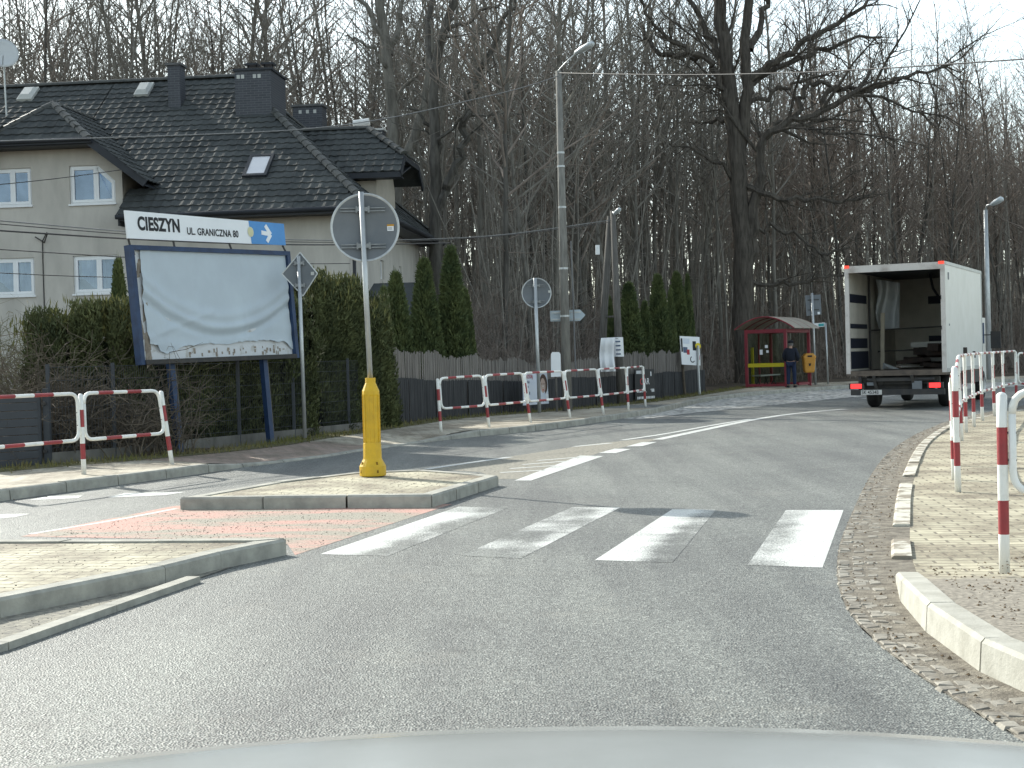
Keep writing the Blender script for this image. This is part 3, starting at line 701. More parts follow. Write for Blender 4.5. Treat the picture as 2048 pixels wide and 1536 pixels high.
# ------------------------------------------------------------------ billboard
BL, BR, TR, TL = at(280, 730, 24.0), at(596, 716, 27.2), at(577, 503, 27.2), at(256, 490, 24.0)
ux = (BR - BL).normalized(); n = ux.cross((TL - BL).normalized()).normalized()
if n.y > 0: n = -n
def bq(u, v, w_=0.): return BL.lerp(BR, u).lerp(TL.lerp(TR, u), v) + n * w_
Wb, Hb = (BR - BL).length, (TL - BL).length
legL, legR = at(360, 917, 24.6), at(541, 885, 26.5)
root = thing('billboard', 'leaning blue framed billboard with torn blank sheet and a CIESZYN panel on top', 'billboard', legL)
fu, fv = .085 / Wb, .075 / Hb
def bar(u0_, u1_, v0_, v1_, w0=-.10, w1=.04, m=X['blue'], name='frame'):
    return MB().hexa([bq(u0_, v0_, w1), bq(u1_, v0_, w1), bq(u1_, v1_, w1), bq(u0_, v1_, w1), bq(u0_, v0_, w0), bq(u1_, v0_, w0), bq(u1_, v1_, w0), bq(u0_, v1_, w0)])
fr = MB()
for q in (bar(0, fu, 0, 1), bar(1 - fu, 1, 0, 1), bar(fu, 1 - fu, 1 - fv, 1)): fr.add(q.v, q.f, 0)
q = bar(fu, 1 - fu, 0, fv, -.10, .06); fr.add(q.v, q.f, 1)
fr.obj('frame', [X['blue'], X['steel_dark']], root)
q = bar(fu, 1 - fu, fv, 1 - fv, -.08, -.05); q.obj('backing', X['oldpaper'], root)
sh = MB(); nu, nv = 90, 64; rs = random.Random(3); edge = []
e_ = 0.
for i in range(nu + 1):
    e_ += rs.uniform(-.007, .007); e_ *= .92; edge.append(.148 + e_ + .02 * math.exp(-((i / nu - .8) / .08) ** 2) - .055 * math.exp(-((i / nu - .12) / .07) ** 2) - .06 * sm(.92, 1., i / nu) + .03 * (i / nu < .05))
for j in range(nv + 1):
    for i in range(nu + 1):
        u = i / nu; t = j / nv; v_ = edge[i] + (1 - fv - edge[i]) * t
        uu = fu + .046 * (1 - .25 * math.sin(t * 3.1)) + .0015 * math.sin(t * 31) + (1 - 2 * fu - .05) * u + .01 * u
        d = (u - .5) / .5; arc = .30 + .30 * d * d * (1.1 if d < 0 else .9)
        wv = -.035 + .05 * math.exp(-((v_ - arc) / .035) ** 2) * (1 - .3 * abs(d)) - .03 * math.exp(-((v_ - arc + .075) / .03) ** 2) + .03 * math.exp(-((v_ - arc - .10) / .05) ** 2)
        wv += .018 * math.exp(-((u - .04 - (1 - v_) * .10) / .02) ** 2) + .014 * math.sin(u * 23 + v_ * 3) * (1 - v_) + .016 * math.exp(-((v_ - .22 - .5 * u) / .03) ** 2) * (u < .45) + .009 * math.sin(v_ * 41 + u * 9) * math.exp(-(v_ / .3) ** 2) + .008 * math.exp(-((u - .33) / .012) ** 2) + .008 * math.exp(-((u - .66) / .012) ** 2)
        if j == 0: wv += rs.uniform(-.01, .02)
        sh.v.append(tuple(bq(uu, v_, wv + .02)))
for j in range(nv):
    for i in range(nu): a = j * (nu + 1) + i; sh.f.append((a, a + 1, a + nu + 2, a + nu + 1)); sh.m.append(0)
sh.obj('torn_sheet', X['paper'], root, True)
sc = MB()
for k in range(14):
    u = fu + rs.uniform(0, .05); v_ = rs.uniform(fv, 1 - fv); s1, s2 = rs.uniform(.006, .02), rs.uniform(.02, .09)
    sc.add([bq(u - s1, v_ - s2, -.046), bq(u + s1, v_ - s2 * rs.uniform(.3, 1), -.03), bq(u + s1 * .5, v_ + s2, -.02), bq(u - s1 * .6, v_ + s2 * .8, -.046)], [(0, 1, 2, 3)])
for k in range(40):
    u = rs.uniform(.25, .95); v_ = rs.uniform(fv + .01, .12); s1, s2 = rs.uniform(.002, .008), rs.uniform(.004, .02)
    sc.add([bq(u - s1, v_ - s2, -.046), bq(u + s1, v_ - s2, -.044), bq(u + s1, v_ + s2, -.044), bq(u - s1, v_ + s2, -.046)], [(0, 1, 2, 3)])
sc.obj('paper_scraps', mat('brown_scraps', (.34, .30, .25), (.20, .17, .14), 9., .95), root)
for lg, (tx, ty, Y) in ((legL, (340, 725, 24.75)), (legR, (526, 717, 26.6))):
    tp = at(tx, ty, Y); d = (tp - lg); b = MB(); b.beam(lg - d * .03, tp, .1, .1, ux); b.beam(lg - d * .03 + ux * .062, tp + ux * .062, .02, .1, ux, 1); b.obj('leg', [X['blue'], X['wood_pole']], root)
# direction panel
pTL, pTR, pBR, pBL = at(247, 421, 24.0), at(565, 448, 27.2), at(569, 491, 27.2), at(253, 477, 24.0)
def pq(u, v, w_=0.): return pBL.lerp(pBR, u).lerp(pTL.lerp(pTR, u), v) + n * w_
pan = MB(); pan.hexa([pq(0, 0, .03), pq(1, 0, .03), pq(1, 1, .03), pq(0, 1, .03), pq(0, 0, 0), pq(1, 0, 0), pq(1, 1, 0), pq(0, 1, 0)])
pnl = pan.obj('direction_panel', X['sign_white'], root)
b = MB(); b.poly([pq(.762, 0.0, .033), pq(1, 0.0, .033), pq(1, 1, .033), pq(.755, 1, .033)]); b.obj('blue_field', X['blue_sign'], pnl)
b = MB(); b.poly([pq(.762 + .02 * math.cos(t), .52 + .22 * math.sin(t), .036) for t in [k * math.pi / 8 for k in range(16)]]); b.obj('faded_dot', mat('faded_yellow', (.72, .70, .45), None, 3.), pnl)
puy = (pTL - pBL).normalized(); pux = (pBR - pBL + pTR - pTL).normalized(); ph = (pTL - pBL).length
b = MB()
for a, e in (((.835, .52), (.895, .47)), ((.865, .85), (.898, .46)), ((.898, .46), (.868, .12))): b.beam(pq(a[0], a[1], .036), pq(e[0], e[1], .036), .075, .004, n)
b.obj('arrow', X['sign_white'], pnl)
text('CIESZYN', ph * .66, pq(.062, .34, .034), pux, puy, X['black'], pnl, 'lettering', .012, width=Wb * .245)
text('UL. GRANICZNA 80', ph * .37, pq(.35, .26, .034), pux, puy, X['black'], pnl, 'lettering', .0035, width=Wb * .325)
b = MB()
for u in (.01, .27, .62, .985):
    b.beam(pq(u, .0, .0), bq(min(.985, max(.015, u)), 1., -.02), .03, .02, n)
b.obj('strut', X['steel_dark'], root)

# ------------------------------------------------------------------ house
ha = math.radians(6); hx = V((math.cos(ha), -math.sin(ha), 0)); hy = V((math.sin(ha), math.cos(ha), 0)); HQ = V((-3.907, 42.0, 0))
house = thing('house', 'grey plastered house with dark tiled roof, chimneys and white windows', 'house', HQ, rz=-ha)
ZE, ZR, HD, HW, HIP = 5.89, 10.95, 13.4, 19.3, 5.5
K = (ZR - ZE) / (HD / 2)
def H(b, name, mats, parent=None, smooth=False): return b.obj(name, mats, parent or house, smooth, local=True)
# tiles laid over a plane
def tiles(b, O_, S_, T_, poly, tw=.30, th=.345):
    """O_ origin at the eave, S_ unit along eave, T_ unit up the slope, poly in (s,t)"""
    O_, S_, T_ = V(O_), V(S_).normalized(), V(T_).normalized(); Nn = S_.cross(T_).normalized()
    if Nn.z < 0: Nn = -Nn
    s0 = min(p[0] for p in poly); s1 = max(p[0] for p in poly); t0 = min(p[1] for p in poly); t1 = max(p[1] for p in poly)
    def inside(s, t):
        ins = False
        for i in range(len(poly)):
            p, q = poly[i - 1], poly[i]
            if (p[1] > t) != (q[1] > t) and s < (q[0] - p[0]) * (t - p[1]) / (q[1] - p[1]) + p[0]: ins = not ins
        return ins
    prof = [(0, .026), (.14, .034), (.28, .027), (.42, .013), (.62, .008), (.82, .013), (1.0, .026)]
    j = 0; t = t0
    while t < t1:
        s = s0 + (0 if j % 2 == 0 else 0)
        while s < s1:
            if inside(s + tw / 2, t + th / 2):
                vs = []
                jz = rnd.uniform(-.007, .007)
                for k, (e, lift) in enumerate(((-.03, .042), (th + .02, .006))):
                    for f, hh in prof: vs.append(O_ + S_ * (s + f * tw) + T_ * (t + e) + Nn * (hh + lift + jz))
                for f, hh in prof: vs.append(O_ + S_ * (s + f * tw) + T_ * (t - .03) + Nn * (hh + .014))
                m_ = len(prof)
                b.add(vs, [(i, i + 1, m_ + i + 1, m_ + i) for i in range(m_ - 1)] + [(2 * m_ + i, 2 * m_ + i + 1, i + 1, i) for i in range(m_ - 1)])
            s += tw
        t += th; j += 1
def plane_tiles(b, O_, S_, P3, **kw):
    O_ = V(O_); S_ = V(S_).normalized(); P3 = [V(p) for p in P3]
    nn = None
    for i in range(1, len(P3) - 1):
        c_ = (P3[i] - P3[0]).cross(P3[i + 1] - P3[0])
        if c_.length > .1: nn = c_.normalized(); break
    if nn.z < 0: nn = -nn
    T_ = nn.cross(S_)
    if T_.z < 0: T_ = -T_
    b.poly(P3 if True else P3)
    tiles(b, O_, S_, T_, [((p - O_).dot(S_), (p - O_).dot(T_)) for p in P3], **kw)
def ridge_caps(b, p, q, r=.13, step=.36):
    p, q = V(p), V(q); d = q - p; L = d.length; d.normalize(); sd = d.cross(V((0, 0, 1))).normalized(); u = sd.cross(d)
    k = max(1, int(L / step))
    for i in range(k):
        a = p + d * (i * L / k); e = p + d * ((i + 1) * L / k + .04)
        vs = []
        for pt, rr in ((a, r * 1.12), (e, r * .95)):
            for j in range(7):
                an = math.pi * j / 6; vs.append(pt + sd * rr * math.cos(an) + u * (rr * math.sin(an) * .85 - .01))
        b.add(vs, [(j, j + 1, 8 + j, 7 + j) for j in range(6)] + [(6, 5, 4, 3, 2, 1, 0)])
hl = -HW
rt = MB()
cz = 9.40; cxm = -9.65; cb_y = (cz - ZE) / K; sl_ = (9.40 - 6.87) / 3.2
vl = (-cxm, )
tipx, tipz, tipy = cxm + 3.2, 6.87, .1
vy = (tipz - ZE) / K
# main front slope, right part and left part around the cross gable
plane_tiles(rt, (hl, 0, ZE), (1, 0, 0), [(-7.15, 0, ZE), (0, 0, ZE), (-HIP, HD / 2, ZR), (cxm, HD / 2, ZR), (cxm, cb_y, cz), (tipx, vy, tipz), (-7.15, vy - .35, tipz - .35 * K)])
plane_tiles(rt, (hl, 0, ZE), (1, 0, 0), [(hl, 0, ZE), (-12.2, 0, ZE), (2 * cxm - tipx, vy, tipz), (cxm, cb_y, cz), (cxm, HD / 2, ZR), (hl + HIP, HD / 2, ZR)])
plane_tiles(rt, (0, 0, ZE), (0, 1, 0), [(0, 0, ZE), (0, HD, ZE), (-HIP, HD / 2, ZR)])
rt.poly([(hl, 0, ZE), (hl + HIP, HD / 2, ZR), (hl, HD, ZE)]); rt.poly([(hl, HD, ZE), (hl + HIP, HD / 2, ZR), (-HIP, HD / 2, ZR), (0, HD, ZE)])
# cross gable with clipped end
ap = (cxm, 1.5, cz); cr = (cxm + 1.65, -.02, cz - 1.65 * sl_); cl = (cxm - 1.65, -.02, cz - 1.65 * sl_)
for s_ in (1, -1):
    f = lambda p: (cxm + (p[0] - cxm) * s_, p[1], p[2])
    plane_tiles(rt, f((tipx, 0, tipz)), (0, 1, 0), [f(ap), f((cxm, cb_y, cz)), f((tipx, vy, tipz)), f((tipx, tipy, tipz)), f(cr)])
plane_tiles(rt, cl, (1, 0, 0), [cl, cr, ap])
roof = H(rt, 'roof', X['roof'])
for p_, q_ in [
    ((hl + HIP, HD / 2, ZR + .03), (-HIP, HD / 2, ZR + .03)),
    ((0, 0, ZE + .05), (-HIP, HD / 2, ZR + .03)),
    ((0, HD, ZE + .05), (-HIP, HD / 2, ZR + .03)),
    ((hl, 0, ZE + .05), (hl + HIP, HD / 2, ZR)),
    (cr, ap),
    (cl, ap),
    (ap, (cxm, cb_y, cz)),
]: rc_ = MB(); ridge_caps(rc_, p_, q_); H(rc_, 'ridge_tiles', X['ridge'], roof)
fs_ = MB()
# soffits, fascias and gutters
fs_.bb(-7.17, .0, .0, .72, ZE - .16, ZE - .10); fs_.bb(-.72, .0, .72, HD, ZE - .16, ZE - .10); fs_.bb(hl, -12.2, .0, .72, ZE - .16, ZE - .10)
fs_.bb(-7.2, .06, -.05, .0, ZE - .17, ZE + .01); fs_.bb(.0, .05, 0, HD, ZE - .17, ZE + .01); fs_.bb(-7.22, -7.17, .0, .72, ZE - .3, ZE + .05)
for s_ in (1, -1):
    g_ = lambda x, y, z: V((cxm + (x - cxm) * s_, y, z))
    fs_.beam(g_(cr[0], .0, cr[2] - .08), g_(tipx + .05, .06, tipz - .1), .06, .22); fs_.slab([g_(cr[0], .0, cr[2] - .12), g_(tipx, .1, tipz - .12), g_(tipx, vy, tipz - .12), g_(cr[0], .75, cr[2] - .12)], (0, 0, -.04))
fs_.beam(V((cl[0] - .1, -.06, cr[2] - .06)), V((cr[0] + .1, -.06, cr[2] - .06)), .1, .13); fs_.bb(cl[0], cr[0], -.02, .72, cr[2] - .16, cr[2] - .11)
H(fs_, 'fascia', X['fascia'], roof)
gt = MB(); gt.tube([(-7.25, -.1, ZE - .06), (.1, -.1, ZE - .04)], .07, 10); gt.tube([(.1, -.1, ZE - .05), (.1, HD + .1, ZE - .07)], .07, 10); gt.tube([(cl[0] - .1, -.13, cr[2] - .02), (cr[0] + .1, -.13, cr[2] - .02)], .06, 10)
gt.tube([(-.45, -.1, ZE - .08), (-.5, .3, ZE - .4), (-.55, .62, ZE - .6), (-.55, .62, 1)], .05, 8); gt.tube([(.05, HD, ZE - .1), (-.3, HD - .4, ZE - .8), (-.62, HD - .7, ZE - 1.0), (-.62, HD - .7, 1)], .05, 8)
H(gt, 'gutter', X['fascia'])
# walls with window openings
def wall_holes(b, x0, x1, z0, z1, holes, f, depth, tops=None):
    xs = sorted({x0, x1} | {h[0] for h in holes} | {h[1] for h in holes}); zs = sorted({z0, z1} | {h[2] for h in holes} | {h[3] for h in holes})
    for i in range(len(xs) - 1):
        for j in range(len(zs) - 1):
            cx_, cz_ = (xs[i] + xs[i + 1]) / 2, (zs[j] + zs[j + 1]) / 2
            if any(h[0] < cx_ < h[1] and h[2] < cz_ < h[3] for h in holes): continue
            b.poly([f(xs[i], zs[j], 0), f(xs[i + 1], zs[j], 0), f(xs[i + 1], zs[j + 1], 0), f(xs[i], zs[j + 1], 0)])
    for h in holes:
        c_ = [(h[0], h[2]), (h[1], h[2]), (h[1], h[3]), (h[0], h[3])]
        for k in range(4): (a, e), (a2, e2) = c_[k], c_[(k + 1) % 4]; b.poly([f(a, e, 0), f(a2, e2, 0), f(a2, e2, depth), f(a, e, depth)])
wl = MB(); FW = .7
fr_ = lambda x, z, d: V((x, FW + d, z))
wins = [(-11.42, -10.05, 6.35, 7.44), (-8.9, -7.53, 6.33, 7.44), (-11.42, -10.04, 3.73, 4.83), (-8.87, -7.53, 3.73, 4.83)]
wall_holes(wl, hl + .7, -.7, .4, 5.75, [w_ for w_ in wins if w_[2] < 5], fr_, .14)
wall_holes(wl, -11.98, -7.32, 5.75, 7.45, [w_ for w_ in wins if w_[2] > 5], fr_, .14)
zt = lambda x: cz - abs(x - cxm) * sl_ - .12
wl.poly([fr_(-11.98, 7.45, 0), fr_(-7.32, 7.45, 0), fr_(-7.32, zt(-7.32) if zt(-7.32) > 7.45 else 7.46, 0), fr_(cr[0] + .62, 7.5, 0), fr_(cr[0], cr[2] - .1, 0), fr_(cl[0], cr[2] - .1, 0), fr_(cl[0] - .62, 7.5, 0), fr_(-11.98, 7.46, 0)])
wl.poly([V((-7.32, FW, 5.7)), V((-7.32, 2.6, 5.7)), V((-7.32, 2.6, 7.6)), V((-7.32, FW, 7.45))])
sw = lambda y, z, d: V((-.7 - d, y, z))
wall_holes(wl, .7, HD - .7, .4, ZE - .1, [(5.3, 5.9, 4.15, 4.75), (8.6, 9.1, 4.3, 4.75)], sw, .14)
wl.bb(hl + .7, hl + .75, .7, HD - .7, .4, ZE - .1); wl.bb(hl + .7, -.7, HD - .75, HD - .7, .4, ZE - .1)
H(wl, 'wall', X['plaster'])
def window(x0, x1, z0, z1, cut=0):
    y = FW + .07; fr2 = MB(); t = .09; xm = x0 + (x1 - x0) * .57
    def ring(pts, w_, yy, dp):
        k = len(pts); c_ = V((sum(p[0] for p in pts) / k, sum(p[1] for p in pts) / k, 0))
        inn2 = []
        for i in range(k):
            a, b_, e = [V((q[0], q[1], 0)) for q in (pts[i - 1], pts[i], pts[(i + 1) % k])]
            n1 = V((-(b_ - a).y, (b_ - a).x, 0)).normalized(); n2 = V((-(e - b_).y, (e - b_).x, 0)).normalized(); nn = (n1 + n2).normalized(); inn2.append(b_ + nn * (w_ / max(.3, nn.dot(n1))))
        for i in range(k):
            j = (i + 1) % k; o0, o1, i1, i0 = pts[i], pts[j], inn2[j], inn2[i]
            fr2.hexa([V((o0[0], yy, o0[1])), V((o1[0], yy, o1[1])), V((i1.x, yy, i1.y)), V((i0.x, yy, i0.y)), V((o0[0], yy + dp, o0[1])), V((o1[0], yy + dp, o1[1])), V((i1.x, yy + dp, i1.y)), V((i0.x, yy + dp, i0.y))])
        return [(p.x, p.y) for p in inn2]
    outer = [(x0, z0), (x1, z0), (x1, z1), (x0, z1)] if not cut else [(x0, z0), (x1, z0), (x1, z1 - .48), (x1 - .52, z1), (x0, z1)]
    i_ = ring(outer, .05, y, .07)
    s1 = [(x0 + .05, z0 + .05), (xm, z0 + .05), (xm, z1 - .05), (x0 + .05, z1 - .05)]
    s2 = [(xm + .002, z0 + .05), (x1 - .05, z0 + .05), (x1 - .05, z1 - .05), (xm + .002, z1 - .05)] if not cut else [(xm + .002, z0 + .05), (x1 - .05, z0 + .05), (x1 - .05, z1 - .50), (x1 - .54, z1 - .05), (xm + .002, z1 - .05)]
    p1 = ring(s1, .075, y - .02, .06); p2 = ring(s2, .075, y - .02, .06)
    fr2.bb(x0 - .03, x1 + .03, FW - .06, FW + .07, z0 - .05, z0 - .005)
    if cut: fr2.v, fr2.f, fr2.m = fr2.v, fr2.f, fr2.m
    wo_ = H(fr2, 'window', X['winwhite'])
    pb = MB()
    for p in (p1, p2): pb.poly([V((q[0], y + .02, q[1])) for q in p])
    H(pb, 'pane', X['pane'], wo_)
    cu = MB(); k = 40
    zt_ = z1 - .1
    if z0 < 5:
        for j in range(k):
            xa, xb = x0 + .1 + (x1 - x0 - .2) * j / k, x0 + .1 + (x1 - x0 - .2) * (j + 1) / k
            lowa, lowb = [z0 + .1 + .34 * math.exp(-((xx - x0 - .18) / .28) ** 2) for xx in (xa, xb)]
            ya, yb = [y + .16 + .03 * math.sin(xx * 40) for xx in (xa, xb)]; cu.poly([V((xa, ya, lowa)), V((xb, yb, lowb)), V((xb, yb, zt_)), V((xa, ya, zt_))])
        H(cu, 'curtain', X['curtain'], wo_)
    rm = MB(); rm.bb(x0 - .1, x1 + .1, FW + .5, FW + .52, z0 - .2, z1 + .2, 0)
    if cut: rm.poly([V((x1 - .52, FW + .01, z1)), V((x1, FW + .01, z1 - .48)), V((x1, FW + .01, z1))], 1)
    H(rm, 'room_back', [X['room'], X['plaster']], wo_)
for i, w_ in enumerate(wins): window(*w_, cut=(i == 1))
wb = MB()
for (a, e, z0, z1) in [(5.3, 5.9, 4.15, 4.75), (8.6, 9.1, 4.3, 4.75)]:
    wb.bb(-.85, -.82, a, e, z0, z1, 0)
    for q in ((a, a + .07, z0, z1), (e - .07, e, z0, z1)): wb.bb(-.82, -.78, q[0], q[1], q[2], q[3], 1)
    wb.bb(-.82, -.78, a + .07, e - .07, z0, z0 + .07, 1); wb.bb(-.82, -.78, a + .07, e - .07, z1 - .07, z1, 1)
H(wb, 'side_window', [X['room'], X['winwhite']])
# cross wing on the right hip
wg = MB(); wy0, wy1, wz0, wz1 = 4.6, 8.8, 7.42, 9.08; wxr = .15; wxj = -1.25
wyc = (wy0 + wy1) / 2
plane_tiles(wg, (-4, wy0, wz0), (1, 0, 0), [(-1.75, wy0, wz0), (wxr, wy0, wz0), (wxr, wy0 + .75, wz0 + .75 * (wz1 - wz0) / 2.1), (wxj, wyc, wz1), (-3.45, wyc, wz1)])
wg.poly([(-1.75, wy1, wz0), (-3.45, wyc, wz1), (wxj, wyc, wz1), (wxr, wy1 - .75, wz0 + .6), (wxr, wy1, wz0)])
plane_tiles(wg, (wxr, wy0 + .75, wz0 + .6), (0, 1, 0), [(wxr, wy0 + .75, wz0 + .593), (wxr, wy1 - .75, wz0 + .593), (wxj, wyc, wz1)])
wr = H(wg, 'wing_roof', X['roof'])
for p_, q_ in [((-3.4, wyc, wz1 + .03), (wxj, wyc, wz1 + .03)), ((wxr, wy0 + .75, wz0 + .63), (wxj, wyc, wz1 + .03))]: wrc = MB(); ridge_caps(wrc, p_, q_); H(wrc, 'ridge_tiles', X['ridge'], wr)
wf = MB(); wf.bb(-1.9, wxr, wy0 - .03, wy0 + .03, wz0 - .18, wz0 - .01); wf.bb(-1.75, wxr, wy0 + .03, wy0 + .55, wz0 - .18, wz0 - .14); wf.beam((wxr, wy0, wz0 - .1), (wxr, wy0 + .75, wz0 + .5), .05, .2); wf.bb(wxr - .03, wxr + .03, wy0 + .75, wy1 - .75, wz0 + .42, wz0 + .58); wf.beam((wxr, wy1 - .75, wz0 + .5), (wxr, wy1, wz0 - .1), .05, .2)
wf.slab([(-.66, wy0 + .1, wz0 - .1), (wxr - .03, wy0 + .1, wz0 - .1), (wxr - .03, wyc, wz0 + .42), (-.66, wyc, wz0 + .42)], (0, 0, -.05)); H(wf, 'fascia', X['fascia'], wr)
ww = MB(); ww.bb(-1.9, -.72, wy0 + .5, wy1 - .5, ZE - .1, wz0 - .2); ww.poly([V((-.72, wy0 + .5, wz0 - .2)), V((-.72, wy1 - .5, wz0 - .2)), V((-.72, wyc + .6, wz1 - .4)), V((-.72, wyc - .6, wz1 - .4))]); H(ww, 'wing_wall', mat('wing_plaster', (.46, .42, .36), (.40, .37, .32), 2., .9))
# chimneys
def chimney(x0, x1, y0, y1, z0, z1, capw=.06, capm='cap', holes=0, hats=0, name='chimney'):
    b = MB(); b.bb(x0, x1, y0, y1, z0, z1); o_ = H(b, name, X['brick_dark'])
    c_ = MB(); c_.bb(x0 - capw, x1 + capw, y0 - capw, y1 + capw, z1, z1 + .07)
    for k in range(hats):
        xx = x0 + (x1 - x0) * (.38 + .45 * k); c_.bb(xx - .2, xx + .2, y0 + .3, y0 + .75, z1 + .24, z1 + .30)
        for dx in (-.13, .13): c_.bb(xx + dx - .015, xx + dx + .015, y0 + .5, y0 + .54, z1 + .07, z1 + .24)
    H(c_, 'cap', X[capm], o_)
    if holes:
        h_ = MB()
        for k in holes: xx = x0 + (x1 - x0) * k; h_.bb(xx - .05, xx + .05, y0 - .004, y0 + .05, z1 - .24, z1 - .12)
        H(h_, 'vent_hole', X['skylight'], o_)
chimney(-7.35, -6.95, 5.08, 5.6, 9.3, 11.12)
chimney(-5.0, -3.85, 4.5, 6.3, 8.6, 10.72, .05, 'fascia', (.1, .22, .55, .68), 2)
chimney(-4.45, -3.42, 9.6, 10.3, 8.0, 10.42, .06, 'cap', (.25, .5, .75))
chimney(-3.4, -1.55, 10.8, 11.4, 6.5, 9.68, .05, 'plate')
b = MB(); b.tube([(-2.62, 11.0, 9.97), (-2.05, 11.0, 10.03)], .13, 14); b.bb(-2.5, -2.45, 10.98, 11.02, 9.75, 9.9); b.bb(-2.2, -2.15, 10.98, 11.02, 9.75, 9.92); H(b, 'roof_vent', X['white'])
# skylights
Sn = V((0, -K, 1)).normalized(); St = V((0, 1, K)).normalized()
def onslope(x, y): return V((x, y, ZE + K * y))
def skylight(x0, x1, y0, y1):
    b = MB(); a = [onslope(x0, y0), onslope(x1, y0), onslope(x1, y1), onslope(x0, y1)]; b.hexa([p + Sn * .02 for p in a] + [p + Sn * .13 for p in a]); c_ = sum(a, V()) / 4
    b.add([p.lerp(c_, .1) + Sn * .13 for p in a] + [p.lerp(c_, .4) + Sn * .22 for p in a], [(0, 1, 5, 4), (1, 2, 6, 5), (2, 3, 7, 6), (3, 0, 4, 7), (4, 5, 6, 7)]); H(b, 'skylight', X['skylight'], smooth=False)
skylight(-12.68, -12.18, 5.84, 6.5); skylight(-8.72, -8.25, 5.8, 6.45)
b = MB(); x0, x1, y0, y1 = -3.95, -3.22, 1.38, 2.38
for (a, c_, e, f) in ((x0, x0 + .09, y0, y1), (x1 - .09, x1, y0, y1), (x0 + .09, x1 - .09, y0, y0 + .09), (x0 + .09, x1 - .09, y1 - .09, y1)):
    q = [onslope(a, e), onslope(c_, e), onslope(c_, f), onslope(a, f)]; b.hexa([p + Sn * .02 for p in q] + [p + Sn * .14 for p in q])
rw = H(b, 'roof_window', X['fascia']); b = MB(); q = [onslope(x0 + .09, y0 + .09), onslope(x1 - .09, y0 + .09), onslope(x1 - .09, y1 - .09), onslope(x0 + .09, y1 - .09)]; b.poly([p + Sn * .11 for p in q]); H(b, 'pane', mat('blind_behind_glass', (.66, .66, .68), (.6, .6, .63), 2., .2, .6), rw)
# cable and bracket on the facade, dish
b = MB(); b.tube([(-9.62, FW - .01, 5.55), (-9.76, FW - .02, 5.3), (-9.77, FW - .015, 4.8), (-9.77, FW - .015, 3.4), (-9.78, FW - .015, 1)], .016, 6); b.tube([(-9.95, FW - .1, 5.42), (-9.7, FW - .03, 5.25), (-9.5, FW - .25, 5.5)], .02, 6); H(b, 'service_cable', X['steel_dark'])
dz = MB(); dc = at(4, 108, 47.5); q = MB(); q.lathe([(.001, -.0), (.2, .012), (.38, .045), (.5, .085), (.5, .075), (.2, -.004), (.001, -.012)], (0, 0, 0), 28); Ad = V((.5, -1, .35)).to_track_quat('Z', 'Y').to_matrix()
dz.add([Ad @ (V(p) * 1.0) + dc for p in q.v], q.f, 0)
dish = thing('satellite_dish', 'pale round satellite dish on a mast at the left edge above the roof', 'satellite dish', dc + V((0, .3, -1.9)))
dz.obj('reflector', mat('dish_grey', (.55, .57, .58), (.5, .52, .53), 2., .5), dish, True)
b = MB(); b.tube([dc + V((.0, .25, -1.9)), dc + V((0, .12, 0))], .03, 8); b.tube([dc + V((.02, -.05, -.45)), dc + V((.2, -.5, -.15))], .014, 6); b.obj('mast', X['galv'], dish)
# small dark shed roof in front of the side wall
sh_p = at(778, 590, 41.5); shed = thing('garden_shed', 'small shed with dark roof between the hedge and the thuja columns', 'shed', V((sh_p.x, sh_p.y, .9)))
b = MB(); c_ = V((sh_p.x, sh_p.y, 0)); b.bb(c_.x - .7, c_.x + .8, c_.y - .2, c_.y + 1.6, .5, 2.75); b.obj('wall', X['plaster'], shed)
b = MB(); b.slab([c_ + V((-.95, -.5, 2.78)), c_ + V((1.05, -.5, 2.78)), c_ + V((.65, 1.0, 3.75)), c_ + V((-.5, 1.0, 3.75))], (0, 0, -.06)); b.obj('roof', X['roof'], shed)

# ------------------------------------------------------------------ greenery
def leafblob(b, n, place, ln, wd, mi=0, spread=.5, upw=.9):
    for _ in range(n):
        p, out = place(); ax = (V((0, 0, upw)) + out * .55 + V((rnd.gauss(0, 1), rnd.gauss(0, 1), rnd.gauss(0, 1))) * spread).normalized()
        sd = ax.cross(V((rnd.gauss(0, 1), rnd.gauss(0, 1), rnd.gauss(0, 1)))).normalized(); l = ln * rnd.uniform(.6, 1.3); w2 = wd * rnd.uniform(.7, 1.2)
        b.add([p, p + ax * l * .45 + sd * w2 * .5, p + ax * l, p + ax * l * .45 - sd * w2 * .5], [(0, 1, 2, 3)], mi)
def thuja_mesh(seed, Hh, R, n):
    r = random.Random(seed); b = MB(); lump = [(r.uniform(0, 6.28), r.uniform(0, 1), r.uniform(.05, .16)) for _ in range(26)]
    def rad(t, a):
        f = min(1, t / .1 + .55) * (1 - t) ** .62 * 1.12
        for la, lt, s in lump:
            da = abs((a - la + math.pi) % (2 * math.pi) - math.pi); f += s * math.exp(-(da / .5) ** 2 - ((t - lt) / .09) ** 2) * (1 - t)
        return R * max(.02, f)
    def place():
        t = 1 - math.sqrt(1 - rnd.random() * .99) if rnd.random() < .3 else rnd.random() ** 1.15 * .99; a = rnd.uniform(0, 6.2832); q = rad(t, a) * rnd.uniform(.72, 1.03)
        o_ = V((math.cos(a), math.sin(a), 0)); return o_ * q + V((0, 0, t * Hh * .97)), o_
    leafblob(b, n, place, .17, .055)
    for _ in range(7):
        z = Hh * r.uniform(.9, 1.0); b.tube([(r.uniform(-.05, .05), r.uniform(-.05, .05), Hh * .88), (r.uniform(-.06, .06), r.uniform(-.06, .06), z + .12)], [.03, .004], 4)
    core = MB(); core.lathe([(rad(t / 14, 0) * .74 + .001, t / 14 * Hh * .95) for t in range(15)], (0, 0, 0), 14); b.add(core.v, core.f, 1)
    return b
THP = []
